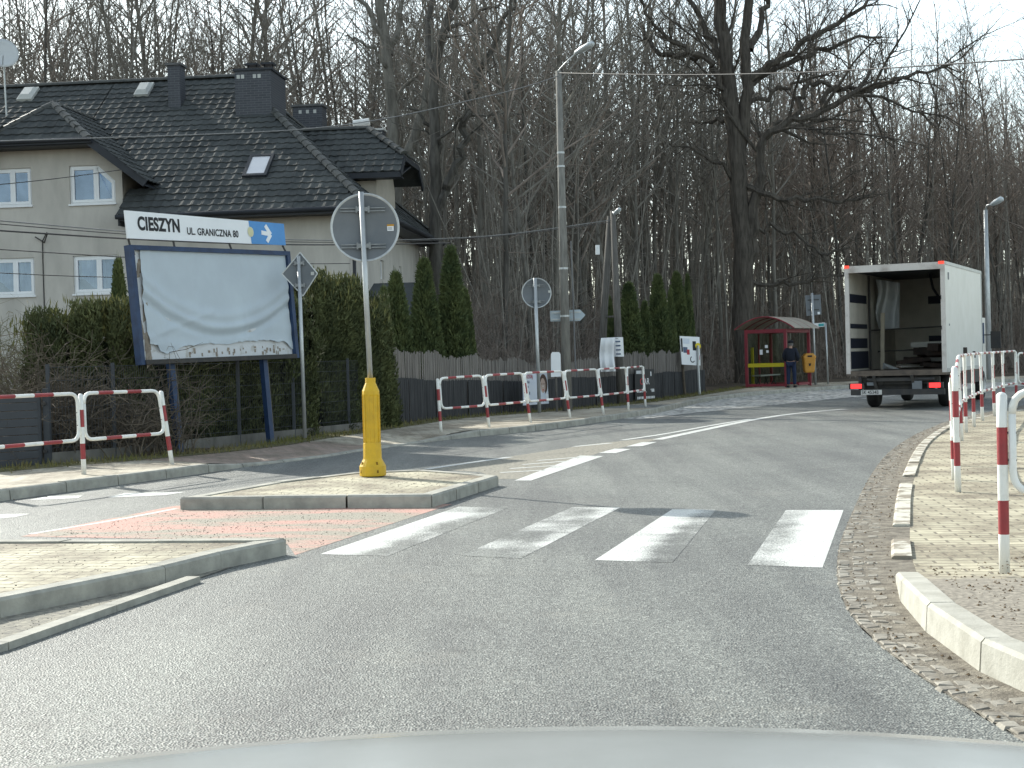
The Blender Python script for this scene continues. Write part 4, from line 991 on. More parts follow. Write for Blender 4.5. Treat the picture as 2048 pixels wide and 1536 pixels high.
for sd_, Hh, R, n_ in ((1, 4.2, .62, 15000), (2, 4.6, .58, 15000), (3, 3.6, .6, 13000)):
    o_ = thuja_mesh(sd_, 1.0 * Hh, R, n_); THP.append((o_, Hh, R))
THM = {}
def thuja(px, ytop, Y, wpx, label, k, group=None):
    """px centre near the foot, ytop pixel of the tip, width in pixels"""
    b_, Hh, R = THP[k]; foot_ = at(px, 760, Y); z0 = hgt(foot_.x, foot_.y) - .05; tip = at(px - 8, ytop, Y); hh = tip.z - z0
    root = thing('thuja', label, 'conifer', V((foot_.x, Y, z0)), group)
    if k not in THM:
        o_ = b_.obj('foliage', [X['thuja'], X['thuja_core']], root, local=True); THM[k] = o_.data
    else:
        o_ = bpy.data.objects.new('foliage', THM[k]); col.objects.link(o_); o_.parent = root
    wr_ = wpx / FPX * Y / 2
    o_.scale = (wr_ / (R * 1.1), wr_ / (R * 1.1), hh / Hh); o_.rotation_euler = (0, 0, rnd.uniform(0, 6))
    s_ = MB(); s_.tube([(0, 0, -.1), (0, 0, .5)], [.07, .06], 7); s_.obj('trunk', X['bark'], root, local=True)
for px, yt, Y, wp, k, lb in [(797, 540, 37.5, 80, 2, 'short double tipped thuja left of the column row, nearest the billboard hedge'), (772, 570, 36.8, 50, 2, 'thin low thuja tucked against the hedge right side'), (854, 512, 39, 84, 0, 'slim pointed thuja second from left behind the reed fence'), (908, 487, 40, 82, 1, 'tallest pointed thuja behind the reed fence, beside the roof corner'), (934, 575, 40.6, 52, 2, 'narrow shaded thuja right of the tallest one'),
                              (1222, 590, 50, 34, 2, 'thuja half hidden behind the two legged wooden pole'), (1262, 562, 49.5, 72, 0, 'broad blunt thuja just right of the wooden pole'), (1293, 600, 50.5, 44, 2, 'lower thuja squeezed between two broad ones'), (1320, 545, 52, 60, 1, 'pointed thuja in the middle of the right row'), (1345, 575, 55.2, 30, 2, 'slender thuja behind the poster board left edge'), (1358, 540, 56.2, 58, 1, 'tall thuja above the poster board'), (1380, 545, 58.5, 32, 0, 'last thuja of the row, right of the poster board top')]:
    thuja(px, yt, Y, wp, lb, k)
def hedge(label, line, hf, depth, n, ln, wd, tops=True, mats=None, name='hedge'):
    P = z_(resample(smoothline(line, 1), step=.25), .05); c0 = P[0]; root = thing(name, label, 'hedge', V((c0.x, c0.y, .1)))
    b = MB(); lumps = [(rnd.uniform(0, 1), rnd.uniform(0, 1), rnd.uniform(-.12, .22)) for _ in range(30)]
    def place():
        f = rnd.random(); i = min(len(P) - 2, int(f * (len(P) - 1))); p = P[i].lerp(P[i + 1], rnd.random()); t_ = (P[i + 1] - P[i]).normalized(); nn = V((t_.y, -t_.x, 0))
        hh = hf(f); bulge = sum(s * math.exp(-((f - a) / .05) ** 2 - ((z - 0) * 0)) for a, z, s in lumps)
        if rnd.random() < .22:
            v_ = rnd.uniform(-.5, .5); z = hh * rnd.uniform(.93, 1.05) + bulge * .5; return p + nn * v_ * depth + V((0, 0, z)), V((0, 0, .6))
        z = hh * rnd.random(); vb = sum(s * math.exp(-((f - a) / .04) ** 2 - ((z / hh - zz) / .15) ** 2) for a, zz, s in lumps)
        return p + nn * (depth / 2 * (1 - .25 * (z / hh) ** 2) + vb - rnd.uniform(0, .14)) + V((0, 0, z)), nn
    leafblob(b, n, place, ln, wd)
    if tops:
        def ptop():
            f = rnd.random(); i = min(len(P) - 2, int(f * (len(P) - 1))); hh = hf(f); return P[i].lerp(P[i + 1], rnd.random()) + V((rnd.uniform(-.4, .4) * depth, rnd.uniform(-.4, .4) * depth, hh * rnd.uniform(.9, 1.06))), V((0, 0, 1))
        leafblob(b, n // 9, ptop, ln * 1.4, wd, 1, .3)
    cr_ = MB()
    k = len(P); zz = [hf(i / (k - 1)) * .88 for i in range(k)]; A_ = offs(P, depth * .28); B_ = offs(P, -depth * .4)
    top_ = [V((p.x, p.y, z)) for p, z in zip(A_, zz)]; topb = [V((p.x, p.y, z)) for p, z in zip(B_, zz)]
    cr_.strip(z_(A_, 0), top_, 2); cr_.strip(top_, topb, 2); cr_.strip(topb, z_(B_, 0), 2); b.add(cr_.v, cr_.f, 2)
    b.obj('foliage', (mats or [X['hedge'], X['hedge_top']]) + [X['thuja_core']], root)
    s_ = MB()
    for i in range(0, k, 4): s_.tube([P[i] + V((0, 0, -.05)), P[i] + V((rnd.uniform(-.1, .1), 0, .9))], [.05, .03], 5)
    s_.obj('stems', X['bark'], root)
hedge('dark green hedge with yellowish tips left of the billboard', [at(80, 800, 25.2), at(190, 800, 25.0), at(300, 800, 25.4)], lambda f: 1.72 + .42 * abs(math.sin(f * 7.5 + .6)) + .22 * sm(.2, .35, f) + .12 * math.sin(f * 29), 1.0, 34000, .105, .03)
hedge('shaded hedge standing behind the billboard legs', [at(300, 800, 26.2), at(450, 800, 27.6), at(600, 800, 29.2)], lambda f: 2.5 + .1 * math.sin(f * 17), 1.0, 26000, .105, .03, False)
hedge('tall dense conifer hedge between the billboard and the bollard sign', [at(598, 800, 30.2), at(680, 800, 31.3), at(742, 800, 32.5)], lambda f: 2.45 - .6 * sm(.45, 1., f) + .62 * abs(math.sin(f * 8.2 + .9)) ** 1.3 + .12 * math.sin(f * 37), 1.3, 42000, .12, .034)
thuja(243, 512, 26.6, 58, 'small yellowish conifer rising behind the hedge under the lower window', 2)

def twig_shrub(label, pts, n, hmin, hmax, lean, m, name='bare_shrub'):
    c0 = pts[0]; root = thing(name, label, 'shrub', V((c0.x, c0.y, .1))); b = MB(); fine = MB()
    for _ in range(n):
        f = rnd.random() * (len(pts) - 1); i = min(len(pts) - 2, int(f)); p = pts[i].lerp(pts[i + 1], f - i) + V((rnd.gauss(0, .35), rnd.gauss(0, .35), 0)); p.z = .05
        d = V((rnd.gauss(0, lean), rnd.gauss(0, lean), 1)).normalized(); L = rnd.uniform(hmin, hmax); q = [p]
        for s in range(6):
            d = (d + V((rnd.gauss(0, .2), rnd.gauss(0, .2), -.05 * s))).normalized(); q.append(q[-1] + d * L / 6)
        r_ = rnd.uniform(.006, .014); b.tube(q, [r_ * (1 - .13 * k) for k in range(7)], 4, cap=False)
        for s in range(5):
            k = rnd.randint(2, 6); dd = V((rnd.gauss(0, 1), rnd.gauss(0, 1), rnd.gauss(.2, .6))).normalized(); l2 = L * rnd.uniform(.12, .35); e = q[k] + dd * l2 * .5
            fine.tube([q[k], e, e + (dd + V((rnd.gauss(0, .4), rnd.gauss(0, .4), rnd.gauss(0, .4)))).normalized() * l2 * .5], [r_ * .5, r_ * .4, r_ * .2], 3, cap=False)
    b.obj('stems', m, root); fine.obj('twigs', m, root)
twig_shrub('tangled bare grey shrub at the far left above the dark gate', [at(-60, 800, 23.6), at(40, 800, 23.4), at(110, 800, 23.9)], 330, 1.2, 2.3, .4, X['shrub'])
twig_shrub('bare arching brambles growing through the wire fence left of the billboard leg', [at(105, 800, 23.4), at(220, 800, 23.7), at(340, 800, 24.4)], 230, .9, 1.9, .5, X['shrub'])
twig_shrub('pale dry bush in front of the house wall at the far left', [at(-60, 700, 30), at(60, 700, 30), at(100, 700, 30)], 260, 1.8, 3.05, .25, mat('yellow_dry_stems', (.17, .16, .08), (.10, .095, .05), 3., .95))

# verge grass
gr = MB()
for p in FBs:
    if not (14 < p.y < 62): continue
    for _ in range(30 if p.y < 30 else 16):
        q = acr(p, 0, 0) + V((rnd.uniform(-.1, .62) * .86 - .0, -rnd.uniform(-.1, .62) * .5, .12)) + V((rnd.gauss(0, .08), rnd.gauss(0, .2), 0))
        hgt_ = rnd.uniform(.03, .13); a = rnd.uniform(0, 6.28); w2 = .012; gr.add([q + V((math.cos(a) * w2, math.sin(a) * w2, 0)), q - V((math.cos(a) * w2, math.sin(a) * w2, 0)), q + V((rnd.gauss(0, .03), rnd.gauss(0, .03), hgt_))], [(0, 1, 2)])
tag(gr.obj('grass', X['grass']), 'short patchy grass strip along the foot of the fences', 'grass', kind='stuff')
vg = MB(); vgl = [p for p in FBs if 10 < p.y < 62]
vg.strip(z_(vgl, .14), z_(offs(vgl, .62), .127)); struct(vg.obj('verge', mat('verge_soil', (.17, .15, .075), (.10, .10, .045), 4., .95, bump=.8, bs=30, bd=.03)))

# ------------------------------------------------------------------ fences
fp0, fp1 = at(-70, 900, 21.2), at(96, 900, 22.2)
root = thing('slat_gate', 'dark anthracite horizontal slat gate at the left edge', 'gate', V((fp1.x, fp1.y, .1)))
b = MB(); d = V((fp1.x - fp0.x, fp1.y - fp0.y, 0))
P0, P1 = V((fp0.x, fp0.y, .1)), V((fp1.x, fp1.y, .1)); dn = d.normalized()
for i in range(9):
    z = .06 + i * .118; b.beam(P0 + V((0, 0, z)), P1 - dn * .14 + V((0, 0, z)), .025, .108)
b.obj('slat_panel', X['anthracite'], root)
b = MB(); b.beam(P1 + V((0, 0, -.1)), P1 + V((0, 0, 1.14)), .09, .09, (0, 1, 0)); b.beam(P1 - dn * .13 + V((0, 0, .02)), P1 - dn * .13 + V((0, 0, 1.1)), .05, .06, (0, 1, 0)); b.obj('post', X['anthracite'], root)
b = MB(); b.tube([P1 - dn * .02 + V((0, -.06, .92)), P1 - dn * .02 + V((0, -.1, .92))], .03, 8); b.tube([P1 - dn * .02 + V((0, -.06, .22)), P1 - dn * .02 + V((0, -.1, .22))], .03, 8); b.obj('hinge', X['steel_dark'], root)
wf_ = [V((p.x, p.y, .1)) for p in (at(100, 900, 22.3), at(230, 900, 23.3), at(350, 900, 25.0), at(480, 900, 26.6), at(590, 900, 28.2), at(700, 900, 30.3), at(765, 900, 32.0))]
root = thing('wire_fence', 'dark wire mesh fence on a low concrete plinth behind the billboard', 'fence', wf_[0])
b = MB(); pb_ = MB(); ps = MB()
for a, e in zip(wf_, wf_[1:]):
    L = (e - a).length; b.beam(a + V((0, 0, .06)), e + V((0, 0, .06)), .05, .24)
    for z in [.25 + .2 * i for i in range(7)]: pb_.tube([a + V((0, 0, z)), e + V((0, 0, z))], .0035, 4, cap=False)
    k = int(L / .06)
    for i in range(k): p = a.lerp(e, i / k); pb_.tube([p + V((0, 0, .18)), p + V((0, 0, 1.45))], .003, 3, cap=False)
    MB().beam(a, a + V((0, 0, 1.5)), .05, .05, (0, 1, 0)).obj('post', X['anthracite'], root)
b.obj('plinth', X['plinth'], root); pb_.obj('mesh_panel', X['anthracite'], root)
# reed fence
rf = smoothline([V((p.x, p.y, .12)) for p in (at(762, 850, 32.6), at(870, 838, 36.0), at(1000, 828, 38.6), at(1180, 815, 42.2), at(1310, 800, 47.8), at(1408, 785, 55.6))], 1)
root = thing('reed_fence', 'weathered grey reed mat fence with ragged top and dark lower half', 'fence', rf[0])
pts = resample(rf, step=.035); b = MB(); bd = MB(); topn = 0.; seg = 0
ptop = lambda i: 0
b_seg = []; hz = 1.5; cur = MB(); curd = MB(); gapn = 0
Ltot = len(pts)
for i in range(len(pts) - 1):
    p = pts[i]; f = i / Ltot
    base_h = 1.62 - .28 * sm(.0, .35, f) + .12 * sm(.4, .55, f) - .1 * sm(.85, 1., f)
    topn = topn * .93 + rnd.gauss(0, .022)
    h_ = base_h + topn + rnd.uniform(-.02, .03); t_ = (pts[i + 1] - p).normalized(); nn = V((t_.y, -t_.x, 0)); r_ = rnd.uniform(-.012, .012)
    if rnd.random() > .03: cur.beam(p - nn * (.03 + r_) + V((0, 0, .0)), p - nn * (.03 + r_) + t_ * rnd.uniform(-.01, .01) + V((0, 0, h_)), .03, .012, nn)
    hd = 1.02 - .2 * sm(.0, .3, f) + .02 * math.sin(i * .05)
    if (i % 47) > 1: curd.beam(p + nn * (.05 + r_ * .5), p + nn * (.05 + r_ * .5) + V((0, 0, hd + rnd.uniform(-.012, .012))), .036, .012, nn)
    if (i + 1) % 94 == 0 or i == len(pts) - 2:
        cur.obj('reed_panel', X['reed'], root); curd.obj('dark_panel', X['reed_dark'], root); cur, curd = MB(), MB()
for i in range(0, len(pts), 62): p = pts[i]; t_ = (pts[min(i + 1, Ltot - 1)] - pts[max(0, i - 1)]).normalized(); nn = V((t_.y, -t_.x, 0)); MB().beam(p - nn * .1, p - nn * .1 + V((0, 0, 1.35)), .06, .06, nn).obj('post', X['wood_pole'], root)

# ------------------------------------------------------------------ poles, lamps, wires
cb_ = gd(1135, 822, .12); ctop = at(1117, 142, cb_.y)
root = thing('concrete_pole', 'tall concrete utility pole with a street lamp arm above the railing', 'utility pole', cb_)
b = MB(); b.tube([cb_ + V((0, 0, -.2)), cb_.lerp(ctop, .5), ctop], [.135, .108, .078], 10); b.obj('shaft', X['concrete'], root, True)
b = MB()
for f in (.28, .42, .6, .72, .76):
    p = cb_.lerp(ctop, f); b.lathe([(.135 - .057 * f, -.025), (.142 - .057 * f, -.025), (.142 - .057 * f, .025), (.135 - .057 * f, .025)], p, 12)
b.obj('band', X['galv'], root)
b = MB(); dv = (ctop - cb_).normalized(); rr = lambda f, dx: cb_.lerp(ctop, f) + V((dx, -.02, 0)); b.tube([rr(.1, .27), rr(.14, .235), rr(.3, .225), rr(.5, .20)], .022, 6); b.obj('cable', X['wire_grey'], root)
b = MB(); lp0, lp1 = at(1150, 108, cb_.y - .3), at(1186, 86, cb_.y - .9); b.tube([ctop + V((0, 0, -.6)), ctop + V((0, 0, .02)), ctop.lerp(lp0, .45) + V((0, 0, .02)), lp0], .018, 8); arm = b.obj('lamp_arm', X['galv'], root, True)
def luminaire(p, q, wd, hh, parent):
    d = (q - p); L = d.length; d.normalize(); sd = d.cross(V((0, 0, 1))).normalized(); u = sd.cross(d); b = MB(); rings = []
    for f, s in ((0, .35), (.12, .8), (.45, 1), (.85, .95), (1, .5)):
        rings.append([p + d * L * f + sd * wd * s * x + u * hh * s * y for x, y in ((-.5, -.25), (-.4, .35), (0, .6), (.4, .35), (.5, -.25), (0, -.4))])
    vs = [v_ for r_ in rings for v_ in r_]; b.add(vs, [(i * 6 + j, i * 6 + (j + 1) % 6, (i + 1) * 6 + (j + 1) % 6, (i + 1) * 6 + j) for i in range(4) for j in range(6)] + [(5, 4, 3, 2, 1, 0), (24, 25, 26, 27, 28, 29)])
    return b.obj('lamp_head', X['lamp'], parent, True)
luminaire(lp0, lp1, .22, .15, root)
# arrow sign fixed to the concrete pole
pa = cb_.y + .2
asg = thing('direction_sign', 'blank pale back of an arrow shaped direction sign on the concrete pole', 'direction sign', at(1135, 632, pa))
b = MB(); b.slab([at(1101, 643, pa), at(1160, 642, pa), at(1171, 630, pa), at(1160, 619, pa), at(1100, 622, pa)], (0, .03, 0)); ap_ = b.obj('sign_plate', mat('sign_pale_back', (.42, .49, .54), (.38, .45, .5), 3., .5), asg)
b = MB(); b.beam(at(1103, 626, pa - .02), at(1162, 624, pa - .02), .02, .03); b.beam(at(1103, 639, pa - .02), at(1160, 638, pa - .02), .02, .03); b.obj('rail', X['galv'], asg)
pw = at(1112, 745, cb_.y - .4)
wp_ = thing('blank_sign', 'small blank white sign on a stake left of the concrete pole', 'sign', V((pw.x, pw.y, .12)))
b = MB(); P4 = [at(x, y, pw.y) for x, y in ((1102, 754), (1122, 753), (1121, 708), (1118, 704), (1105, 704), (1102, 708))]; b.slab(P4, (0, .05, 0)); b.obj('board', X['sign_white'], wp_)
b = MB(); b.tube([V((pw.x, pw.y + .08, .1)), V((pw.x, pw.y + .08, 1.3))], .03, 8); b.obj('stake', X['wood_pole'], wp_)
# wooden A pole
a1, a2_, at_ = gd(1197, 812, .12), gd(1241, 806, .12), None
a1.y = a2_.y = 44.0; a1 = at(1197, 812, 44.2); a2_ = at(1243, 812, 43.4); at_ = at(1223, 432, 43.8)
root = thing('wooden_pole', 'old two legged wooden utility pole with a small lamp, right of the concrete pole', 'utility pole', V((a2_.x, a2_.y, .1)))
b = MB(); b.tube([V((a1.x, a1.y, 0)), at_ + V((-.04, .12, 0))], [.135, .085], 9); b.obj('leg', X['wood_pole'], root, True); b = MB(); b.tube([V((a2_.x, a2_.y, 0)), at_ + V((.04, 0, .15))], [.13, .08], 9); b.obj('leg', X['wood_pole'], root, True)
b = MB(); b.tube([at(1211, 634, 44.05), at(1232, 633, 43.6)], .035, 6); b.obj('crossbar', X['wood_pole'], root)
b = MB(); b.tube([at_, at(1226, 424, 43.6), at(1229, 428, 43.3)], .02, 6); b.obj('lamp_arm', X['galv'], root); luminaire(at(1228, 429, 43.4), at(1240, 417, 43.0), .14, .1, root)
b = MB(); q = at(1195, 500, 44.); b.bb(q.x - .06, q.x + .06, q.y - .1, q.y + .02, q.z - .14, q.z + .14); b.obj('junction_box', X['sign_white'], root)
# sheets on the wooden pole
shp = MB(); nu = 14
P = lambda u, v, Y: at(1202 - 3 * math.sin(v * 3) + (28 + 2 * v) * u, 676 + 68 * v - 1.5 * u, Y)
for j in range(nu + 1):
    for i in range(nu + 1):
        p = P(i / nu, j / nu, 43.1); p.y += .05 * math.sin(i * .9) * (.3 + j / nu) - .03 * math.sin(j * .7); shp.v.append(tuple(p))
for j in range(nu):
    for i in range(nu): a = j * (nu + 1) + i; shp.f.append((a, a + 1, a + nu + 2, a + nu + 1)); shp.m.append(0)
sb = thing('white_banner', 'creased blank white banner tied between the legs of the wooden pole', 'banner', at(1216, 745, 43.1)); shp.obj('sheet', X['sign_white'], sb, True)
b = MB()
for yy in (677, 742): b.tube([at(1200, yy, 43.1), at(1196, yy, 43.9)], .008, 4); b.tube([at(1231, yy, 43.1), at(1238, yy, 43.5)], .008, 4)
b.obj('cord', X['wire_grey'], sb)
ln = thing('pole_notice', 'narrow white notice wrapped around the right leg of the wooden pole', 'notice', at(1236, 712, 43.2)); b = MB(); q0, q1 = a2_.lerp(at_, .258), a2_.lerp(at_, .36)
for i in range(7):
    an0, an1 = math.pi * (1 + i / 7), math.pi * (1 + (i + 1) / 7); r_ = .15
    b.poly([V((q0.x + r_ * math.cos(an0), q0.y + r_ * math.sin(an0), q0.z)), V((q0.x + r_ * math.cos(an1), q0.y + r_ * math.sin(an1), q0.z)), V((q1.x + r_ * math.cos(an1), q1.y + r_ * math.sin(an1), q1.z)), V((q1.x + r_ * math.cos(an0), q1.y + r_ * math.sin(an0), q1.z))])
for j in range(4):
    z = q0.z + .06 + j * .12; f = (z - q0.z) / (q1.z - q0.z); c_ = q0.lerp(q1, f); b.bb(c_.x - .09, c_.x + .05, c_.y - .16, c_.y - .151, z, z + .04, 1)
b.obj('notice_sheet', [X['sign_white'], X['bluegrey_print']], ln)
# right lamp post
lb_ = at(1979, 765, 63.2); lt = at(1971, 420, 63.2); root = thing('lamp_post', 'grey steel street lamp post behind the truck', 'lamp post', V((lb_.x, lb_.y, .1)))
b = MB(); b.tube([V((lb_.x, lb_.y, 0)), lb_.lerp(lt, .5), lt], [.13, .11, .08], 10); b.obj('pole', X['galv'], root, True)
b = MB(); b.tube([lt, at(1974, 411, 63.1), at(1984, 408, 62.8)], .04, 8); b.obj('lamp_arm', X['galv'], root, True); luminaire(at(1983, 410, 62.8), at(2005, 397, 62.2), .3, .24, root)
# overhead cables
def cable(name, label, pts, r, m=X['wire']):
    P = [at(x, y, Y) for x, y, Y in pts]; q = resample(smoothline(P, 3), n=24); b = MB(); b.tube(q, r, 5); return tag(b.obj('overhead_cable', m), label, 'cable')
cable('c', 'black cable crossing the wood from the concrete pole to the upper right', [(1117, 146, 38.8), (1250, 149, 36), (1440, 150, 33), (1700, 142, 29), (2110, 114, 24)], .013)
cable('c', 'grey cable rising from the tiled roof to the top of the concrete pole', [(1116, 152, 38.8), (1040, 178, 38), (920, 205, 37), (790, 235, 36), (640, 257, 34), (470, 267, 32), (200, 276, 29), (-60, 284, 27)], .012, X['wire_grey'])
cable('c', 'grey cable from the wooden pole past the round sign to the left', [(1222, 440, 43.8), (1120, 455, 41.5), (1000, 471, 39), (880, 478, 37), (740, 481, 35), (570, 480, 31), (300, 468, 27), (-60, 436, 23.1)], .011, X['wire_grey'])
cable('c', 'thin cable just below it crossing the lower edge of the direction panel', [(1222, 444, 43.8), (1000, 474, 39.2), (800, 484, 36), (570, 485, 30.5), (300, 473, 26.6), (-60, 443, 22.9)], .009)
cable('c', 'heavier black cable passing just under the direction panel', [(900, 486, 37), (740, 489, 34), (570, 490, 30), (300, 481, 25.5), (-60, 457, 22.7)], .015)
cable('c', 'thin cable crossing the house wall at the top of the lower windows', [(700, 527, 34), (570, 528, 31), (300, 518, 27), (-60, 495, 22.7)], .009)
cable('c', 'thin cable crossing the panes of the lower windows', [(700, 548, 35), (570, 556, 33), (210, 556, 28), (-60, 543, 25)], .008)
cable('c', 'service cable running to the cross gable under the upper windows', [(-60, 375, 34), (120, 357, 38), (246, 339, 42.3)], .011)

# ------------------------------------------------------------------ posters
def card(name, label, cat, quad, th=.03):
    root = thing(name, label, cat, sum(quad, V()) / 4); n_ = (quad[1] - quad[0]).cross(quad[3] - quad[0]).normalized()
    if n_.y > 0: n_ = -n_
    q = lambda u, v, w_=0.: quad[0].lerp(quad[1], u).lerp(quad[3].lerp(quad[2], u), v) + n_ * w_
    return root, q, n_, (quad[1] - quad[0]).normalized(), (quad[3] - quad[0]).normalized()
qd = [at(1047, 811, 38.0), at(1098, 807, 38.9), at(1094, 746, 38.9), at(1046, 747, 38.0)]
root, q, n_, ux, uy = card('sale_poster', 'pale blue sale poster with a woman portrait behind the railing', 'poster', qd)
b = MB(); b.hexa([q(0, 0), q(1, 0), q(1, 1), q(0, 1), q(0, 0, -.02), q(1, 0, -.02), q(1, 1, -.02), q(0, 1, -.02)]); bd_ = b.obj('board', X['pale_print'], root)
def el(cx_, cy_, rx, ry, w_, mi, b, k=20): b.poly([q(cx_ + rx * math.cos(t), cy_ + ry * math.sin(t), w_) for t in [i * 2 * math.pi / k for i in range(k)]], mi)
b = MB(); el(.82, .64, .165, .33, .003, 0, b); el(.79, .60, .105, .24, .006, 1, b); b.poly([q(.64, .12, .002), q(.99, .12, .002), q(.99, .3, .002), q(.8, .38, .002), q(.64, .28, .002)], 2)
for ex_ in (.745, .835): el(ex_, .65, .018, .018, .009, 0, b)
b.poly([q(.75, .47, .009), q(.83, .47, .009), q(.81, .44, .009), q(.77, .44, .009)], 3); b.poly([q(.785, .62, .009), q(.80, .62, .009), q(.80, .545, .009), q(.775, .545, .009)], 2)
b.obj('portrait', [X['hair_print'], X['skin_print'], X['sign_white'], X['red_print']], bd_)
text('SPRZEDAJ', .135, q(.06, .84, .004), ux, uy, X['red_print'], bd_, 'lettering', .001, width=.34); text('ANNA', .10, q(.06, .68, .004), ux, uy, X['bluegrey_print'], bd_, 'lettering', .002, xs=.7)
b = MB()
for u0_, u1_, v0_, v1_ in ((.06, .5, .54, .61), (.08, .3, .33, .42), (.10, .40, .07, .13), (.48, .56, .07, .13), (.70, .84, .07, .13), (.86, .97, .07, .13)):
    k = int((u1_ - u0_) / .055)
    for i in range(k): s_ = u0_ + (u1_ - u0_) * i / k; b.poly([q(s_, v0_, .004), q(s_ + .036, v0_, .004), q(s_ + .036, v1_, .004), q(s_, v1_, .004)])
b.obj('small_print', X['bluegrey_print'], bd_)
b = MB(); b.tube([q(.3, 0, -.05), q(.3, .6, -.05)], .02, 6); b.tube([q(.3, 0, -.05), V((q(.3, 0).x, q(.3, 0).y + .05, .1))], .02, 6); b.obj('stake', X['wood_pole'], root)
qd = [at(1265, 803, 45.6), at(1306, 800, 46.6), at(1303, 738, 46.6), at(1264, 739, 45.6)]
root, q, n_, ux, uy = card('car_sign', 'black sign with CAR lettering and small white lines on the fence', 'sign', qd)
b = MB(); b.hexa([q(0, 0, .1), q(1, 0, .1), q(1, 1, .1), q(0, 1, .1), q(0, 0, .08), q(1, 0, .08), q(1, 1, .08), q(0, 1, .08)]); bd_ = b.obj('board', X['black'], root)
text('C', .27, q(.24, .52, .104), ux, uy, X['red_print'], bd_, 'lettering', .004); text('AR', .27, q(.42, .52, .104), ux, uy, X['sign_white'], bd_, 'lettering', .002)
b = MB()
for u0_, u1_, v0_, v1_ in ((.08, .96, .27, .37), (.1, .96, .06, .14), (.78, .9, .78, .92)):
    k = max(1, int((u1_ - u0_) / .07))
    for i in range(k): s_ = u0_ + (u1_ - u0_) * i / k; b.poly([q(s_, v0_, .104), q(s_ + .05, v0_, .104), q(s_ + .05, v1_, .104), q(s_, v1_, .104)])
b.poly([q(.06, .86, .104), q(.34, .86, .104), q(.34, .96, .104), q(.06, .96, .104)], 1); b.obj('small_print', [X['sign_white'], X['oldpaper']], bd_)
qd = [at(1364, 729, 51.0), at(1401, 731, 51.5), at(1399, 674, 51.5), at(1360, 672, 51.0)]
root, q, n_, ux, uy = card('poster_board', 'white poster board with red pictures and a yellow dot on two stakes', 'poster board', qd)
b = MB(); b.hexa([q(0, 0, 0), q(1, 0, 0), q(1, 1, 0), q(0, 1, 0), q(0, 0, -.03), q(1, 0, -.03), q(1, 1, -.03), q(0, 1, -.03)]); bd_ = b.obj('board', X['sign_white'], root)
PM = [X['black'], X['bluegrey_print'], X['red_print'], X['yellow_print'], X['pale_print']]
def pict(pts, mi, w_): MB().poly([q(u, v, w_) for u, v in pts]).obj('printed_picture', PM[mi], bd_)
R_ = lambda u0_, u1_, v0_, v1_, mi, w_=.004: pict([(u0_, v0_), (u1_, v0_), (u1_, v1_), (u0_, v1_)], mi, w_)
R_(.02, .1, .45, .92, 0); R_(.12, .34, .42, .62, 1); R_(.30, .44, .36, .54, 2, .006); R_(.62, .80, .52, .84, 0); pict([(.9 + .15 * math.cos(t), .68 + .11 * math.sin(t)) for t in [i * math.pi / 9 for i in range(18)]], 3, .008); R_(.82, .97, .2, .36, 2); R_(.14, .46, .74, .92, 4)
b = MB()
for i in range(10):
    t0, t1 = 2.0 + i * .38, 2.0 + (i + 1) * .38; b.poly([q(.58 + rr_ * math.cos(t), .2 + rr_ * .9 * math.sin(t), .006) for t, rr_ in ((t0, .13), (t1, .13), (t1, .09), (t0, .09))], 0)
b.obj('printed_ring', X['black'], bd_)
for (x0, y0, x1, y1, mm) in ((1365, 730, 1370, 786, 'shrub'), (1396, 731, 1399, 785, 'galv')): b = MB(); p1 = at(x1, y1, 51.4); b.tube([at(x0, y0 - 40, 51.4), at(x0, y0, 51.4), V((p1.x, p1.y, .1))], .05, 7); b.obj('stake', X[mm], root)

# ------------------------------------------------------------------ bus stop
sA = gd(1573, 774, .13); th = math.radians(28); ld = V((math.sin(th), math.cos(th), 0)); ed = V((-math.cos(th), math.sin(th), 0)); LL, EE, SH = 3.1, 1.62, 2.3
root = thing('bus_shelter', 'red framed glass bus shelter with a curved pale roof and yellow bands', 'bus shelter', sA)
S = lambda l, e, z: sA + ld * l + ed * e + V((0, 0, z))
b = MB()
for l, e in ((0, 0), (0, EE), (LL, 0), (LL, EE)): b.beam(S(l, e, -.05), S(l, e, SH), .11, .11, ld)
b.beam(S(LL / 2, EE, 0), S(LL / 2, EE, SH), .06, .06, ld)
for e in (0, EE): b.beam(S(.056, e, SH - .07), S(LL - .056, e, SH - .07), .08, .14)
for l in (0, LL): b.beam(S(l, .056, SH - .07), S(l, EE - .056, SH - .07), .08, .14); b.beam(S(l, .056, .08), S(l, EE - .056, .08), .06, .1)
b.beam(S(.056, EE, .08), S(LL - .056, EE, .08), .06, .1); b.beam(S(LL * .5, 0.0, .08), S(LL - .056, 0, .08), .06, .1); b.obj('frame', X['shelter_red'], root)
b = MB(); k = 14
arc = lambda f, r_=0.: (-.42 + (EE + .84) * f, SH + .02 + (.48 + r_) * math.sin(math.pi * f) ** .9 if 0 < f < 1 else SH + .02)
for i in range(k):
    (e0, z0), (e1, z1) = arc(i / k), arc((i + 1) / k); P = [S(-.15, e0, z0), S(-.15, e1, z1), S(LL + .15, e1, z1), S(LL + .15, e0, z0)]; b.slab(P, (0, 0, .02))
b.obj('roof', X['roof_plastic'], root, False)
b = MB()
for l in (-.17, LL * .33, LL * .66, LL + .17): b.tube([S(l, *arc(i / k)) + V((0, 0, -.005)) for i in range(k + 1)], .03, 6)
b.obj('roof_rib', X['shelter_red'], root)
def pane(nm, P, m): b = MB(); b.poly(P); return b.obj(nm, m, root)
pane('glass_pane', [S(0, .06, .14), S(0, EE - .06, .14), S(0, EE - .06, SH - .15), S(0, .06, SH - .15)], X['shelter_glass'])
